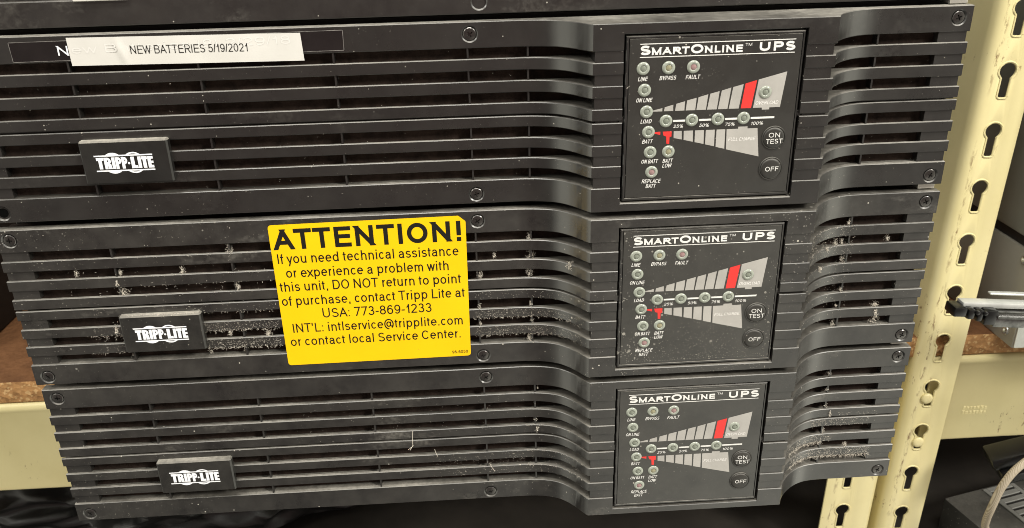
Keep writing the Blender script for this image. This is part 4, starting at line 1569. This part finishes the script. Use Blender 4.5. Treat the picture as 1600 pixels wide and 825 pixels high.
b = bmesh.new()
for x, z, s in [(32.6, 58.4, 0.6), (51.4, 46.9, 1.2), (51.7, 58.2, 0.6), (50.7, 53.2, 0.6), (104.8, 66.4, 1.1), (79.6, 57.1, 1), (105.4, 48.1, 1), (43.8, 28.7, 1),
                (244.7, 67.2, 1), (245.2, 57.6, 1.2), (227.1, 58.5, 0.7), (262.4, 55.6, 1.2), (220.3, 48.4, 1), (245.0, 48.5, 1.1), (219.6, 31.5, 1.1), (244.8, 32.0, 1), (245.0, 22.8, 1),
                (244.8, 13.0, 1), (219.6, 22.3, 0.7), (398.7, 67.3, 1), (418.7, 58.4, 1), (397.2, 57.7, 0.9), (392.9, 57.2, 0.8), (397.9, 48.5, 1), (387.5, 55.9, 0.7), (384.1, 46.2, 0.7),
                (398.2, 31.6, 1.3), (398.1, 22.9, 0.8), (397.7, 13.1, 0.8), (417.1, 22.2, 1.4), (418.0, 18.5, 1.2), (418.6, 15.0, 1.2), (115.4, 22.6, 1), (97.6, 23.6, 0.8)]:
    sl = any(a <= z <= c for a, c in SLATS)
    clump(b, x, z, s, front(x * mm) - 0.0006 if sl else (front(x * mm) if x > 375 and x < 400 else 0) + 0.0012)
for x in (50.4, 87.0, 104.2):
    clump(b, x, 13.5, 0.7, 0.002)
fringe(b, 48, 86, 37.2, 37.2, 130, 0.0013, -0.0026)
fringe(b, 30, 48, 25.6, 25.6, 40, 0.0014)
fringe(b, 30, 48, 16.1, 16.1, 30, 0.0012)
fringe(b, 86.5, 122, 25.6, 25.6, 150, 0.0014)
fringe(b, 86.5, 122, 16.0, 16.0, 150, 0.0016)
fringe(b, 86.5, 122, 35.5, 35.5, 60, 0.0012)
mat_of(b, 86.5, 122, 16.2, 20.8, 300, 0.0010)
mat_of(b, 86.5, 122, 25.8, 30.2, 240, 0.0010)
mat_of(b, 34, 48, 16.2, 30.2, 90, 0.0012)
fringe(b, 216, 268, 25.6, 25.6, 170, 0.0012)
fringe(b, 216, 268, 16.0, 16.0, 150, 0.0012)
mat_of(b, 217, 268, 25.8, 30.2, 330, 0.0009)
mat_of(b, 217, 268, 16.2, 20.8, 330, 0.0009)
mat_of(b, 217, 270, 35.6, 40.2, 120, 0.0009)
mat_of(b, 374, 402, 51, 66, 260, 0.0009)
mat_of(b, 374, 402, 16, 50, 220, 0.0008)
mat_of(b, 20, 122, 41, 66, 130, 0.0010)
fringe(b, 374, 402, 66.1, 66.1, 60, 0.0011)
fringe(b, 374, 402, 56.3, 56.3, 60, 0.0011)
mat_of(b, 285, 360, 0.3, 4.0, 70, 0.0006)
for k in range(620):                                                # grit scattered over the control panel, thickest low down
    u, v = random.random(), random.random() ** 1.7
    bmesh.ops.create_icosphere(b, subdivisions=1, radius=random.choice((0.00005, 0.00006, 0.00008, 0.00012)),
                               matrix=Matrix.Translation((X(4 + 69 * u ** 0.75), YP - 0.00008, Z(3.5 + 38 * v * (0.35 + 0.65 * u)))))
fringe(b, 20, 122, 66.0, 66.0, 60, 0.0009)
fringe(b, 60, 122, 51.2, 51.2, 50, 0.0010)
fringe(b, 50, 120, 56.2, 56.2, 50, 0.0009)
mat_of(b, 10, 122, 71, 81, 70, 0.0008)
mat_of(b, 36, 122, 35.6, 40.2, 120, 0.0009)
tag(obj('dust', b, 'fluff', unit2, 0), kind='stuff')
unit2_pan = [o for o in unit2.children if o.name.startswith('control_panel')][0]
unit2_pan.color = (1.9, 0.8, 0, 1)
b = bmesh.new()
for x, z, s in [(246.1, 44.0, 0.5), (245.5, 49.0, 0.5), (245.8, 68.3, 0.5), (402.5, 43.5, 0.5), (399.4, 58.0, 0.6), (398.9, 48.3, 0.6), (399.3, 68.0, 0.6), (399.3, 32.0, 0.7), (413.0, 21.5, 1.0), (393.0, 23.0, 0.8), (384.0, 31.0, 0.5)]:
    sl = any(a <= z <= c for a, c in SLATS)
    clump(b, x, z, s, front(x * mm) - 0.0004 if sl else 0.0012)
fringe(b, 378, 400, 25.6, 25.6, 220, 0.0026)
fringe(b, 380, 427, 16.0, 16.0, 420, 0.0026)
mat_of(b, 380, 428, 16.2, 21.0, 520, 0.0012)
mat_of(b, 376, 404, 25.7, 30.4, 240, 0.0011)
mat_of(b, 392, 424, 35.6, 40.2, 260, 0.0011)
mat_of(b, 406, 428, 41.4, 44.0, 60, 0.0010)
fringe(b, 240, 268, 30.6, 30.6, 70, 0.0010)
fringe(b, 240, 268, 21.2, 21.2, 90, 0.0012)
fringe(b, 240, 266, 46.5, 46.5, 50, 0.0010)
mat_of(b, 190, 268, 16.2, 30.0, 330, 0.0008)
mat_of(b, 120, 266, 41.5, 66, 130, 0.0008)
for pth in ([(180.9, 46.8), (180.5, 42), (180.3, 37.6), (178.7, 34.8)], [(191.6, 34.6), (191.8, 33.0), (192.9, 29.8)], [(220.1, 23.9), (221.2, 21), (222.7, 18.3)], [(177.8, 35.2), (180.3, 37.2), (180.6, 38.0)]):
    tube(b, [Vector((p[0] * mm, -0.0008, p[1] * mm)) for p in pth], 0.00011, 5)
tag(obj('dust', b, 'fluff', unit3, 0), kind='stuff')
b = bmesh.new()
for x, z in ((285.0, 55.0),):
    fibre(b, (x * mm, -B - 0.0002, z * mm), 0.002)
mat_of(b, 20, 430, 41.5, 80, 150, 0.0007)
mat_of(b, 20, 430, 1, 40, 150, 0.0007)
tag(obj('dust', b, 'fluff', unit1, 0), kind='stuff')
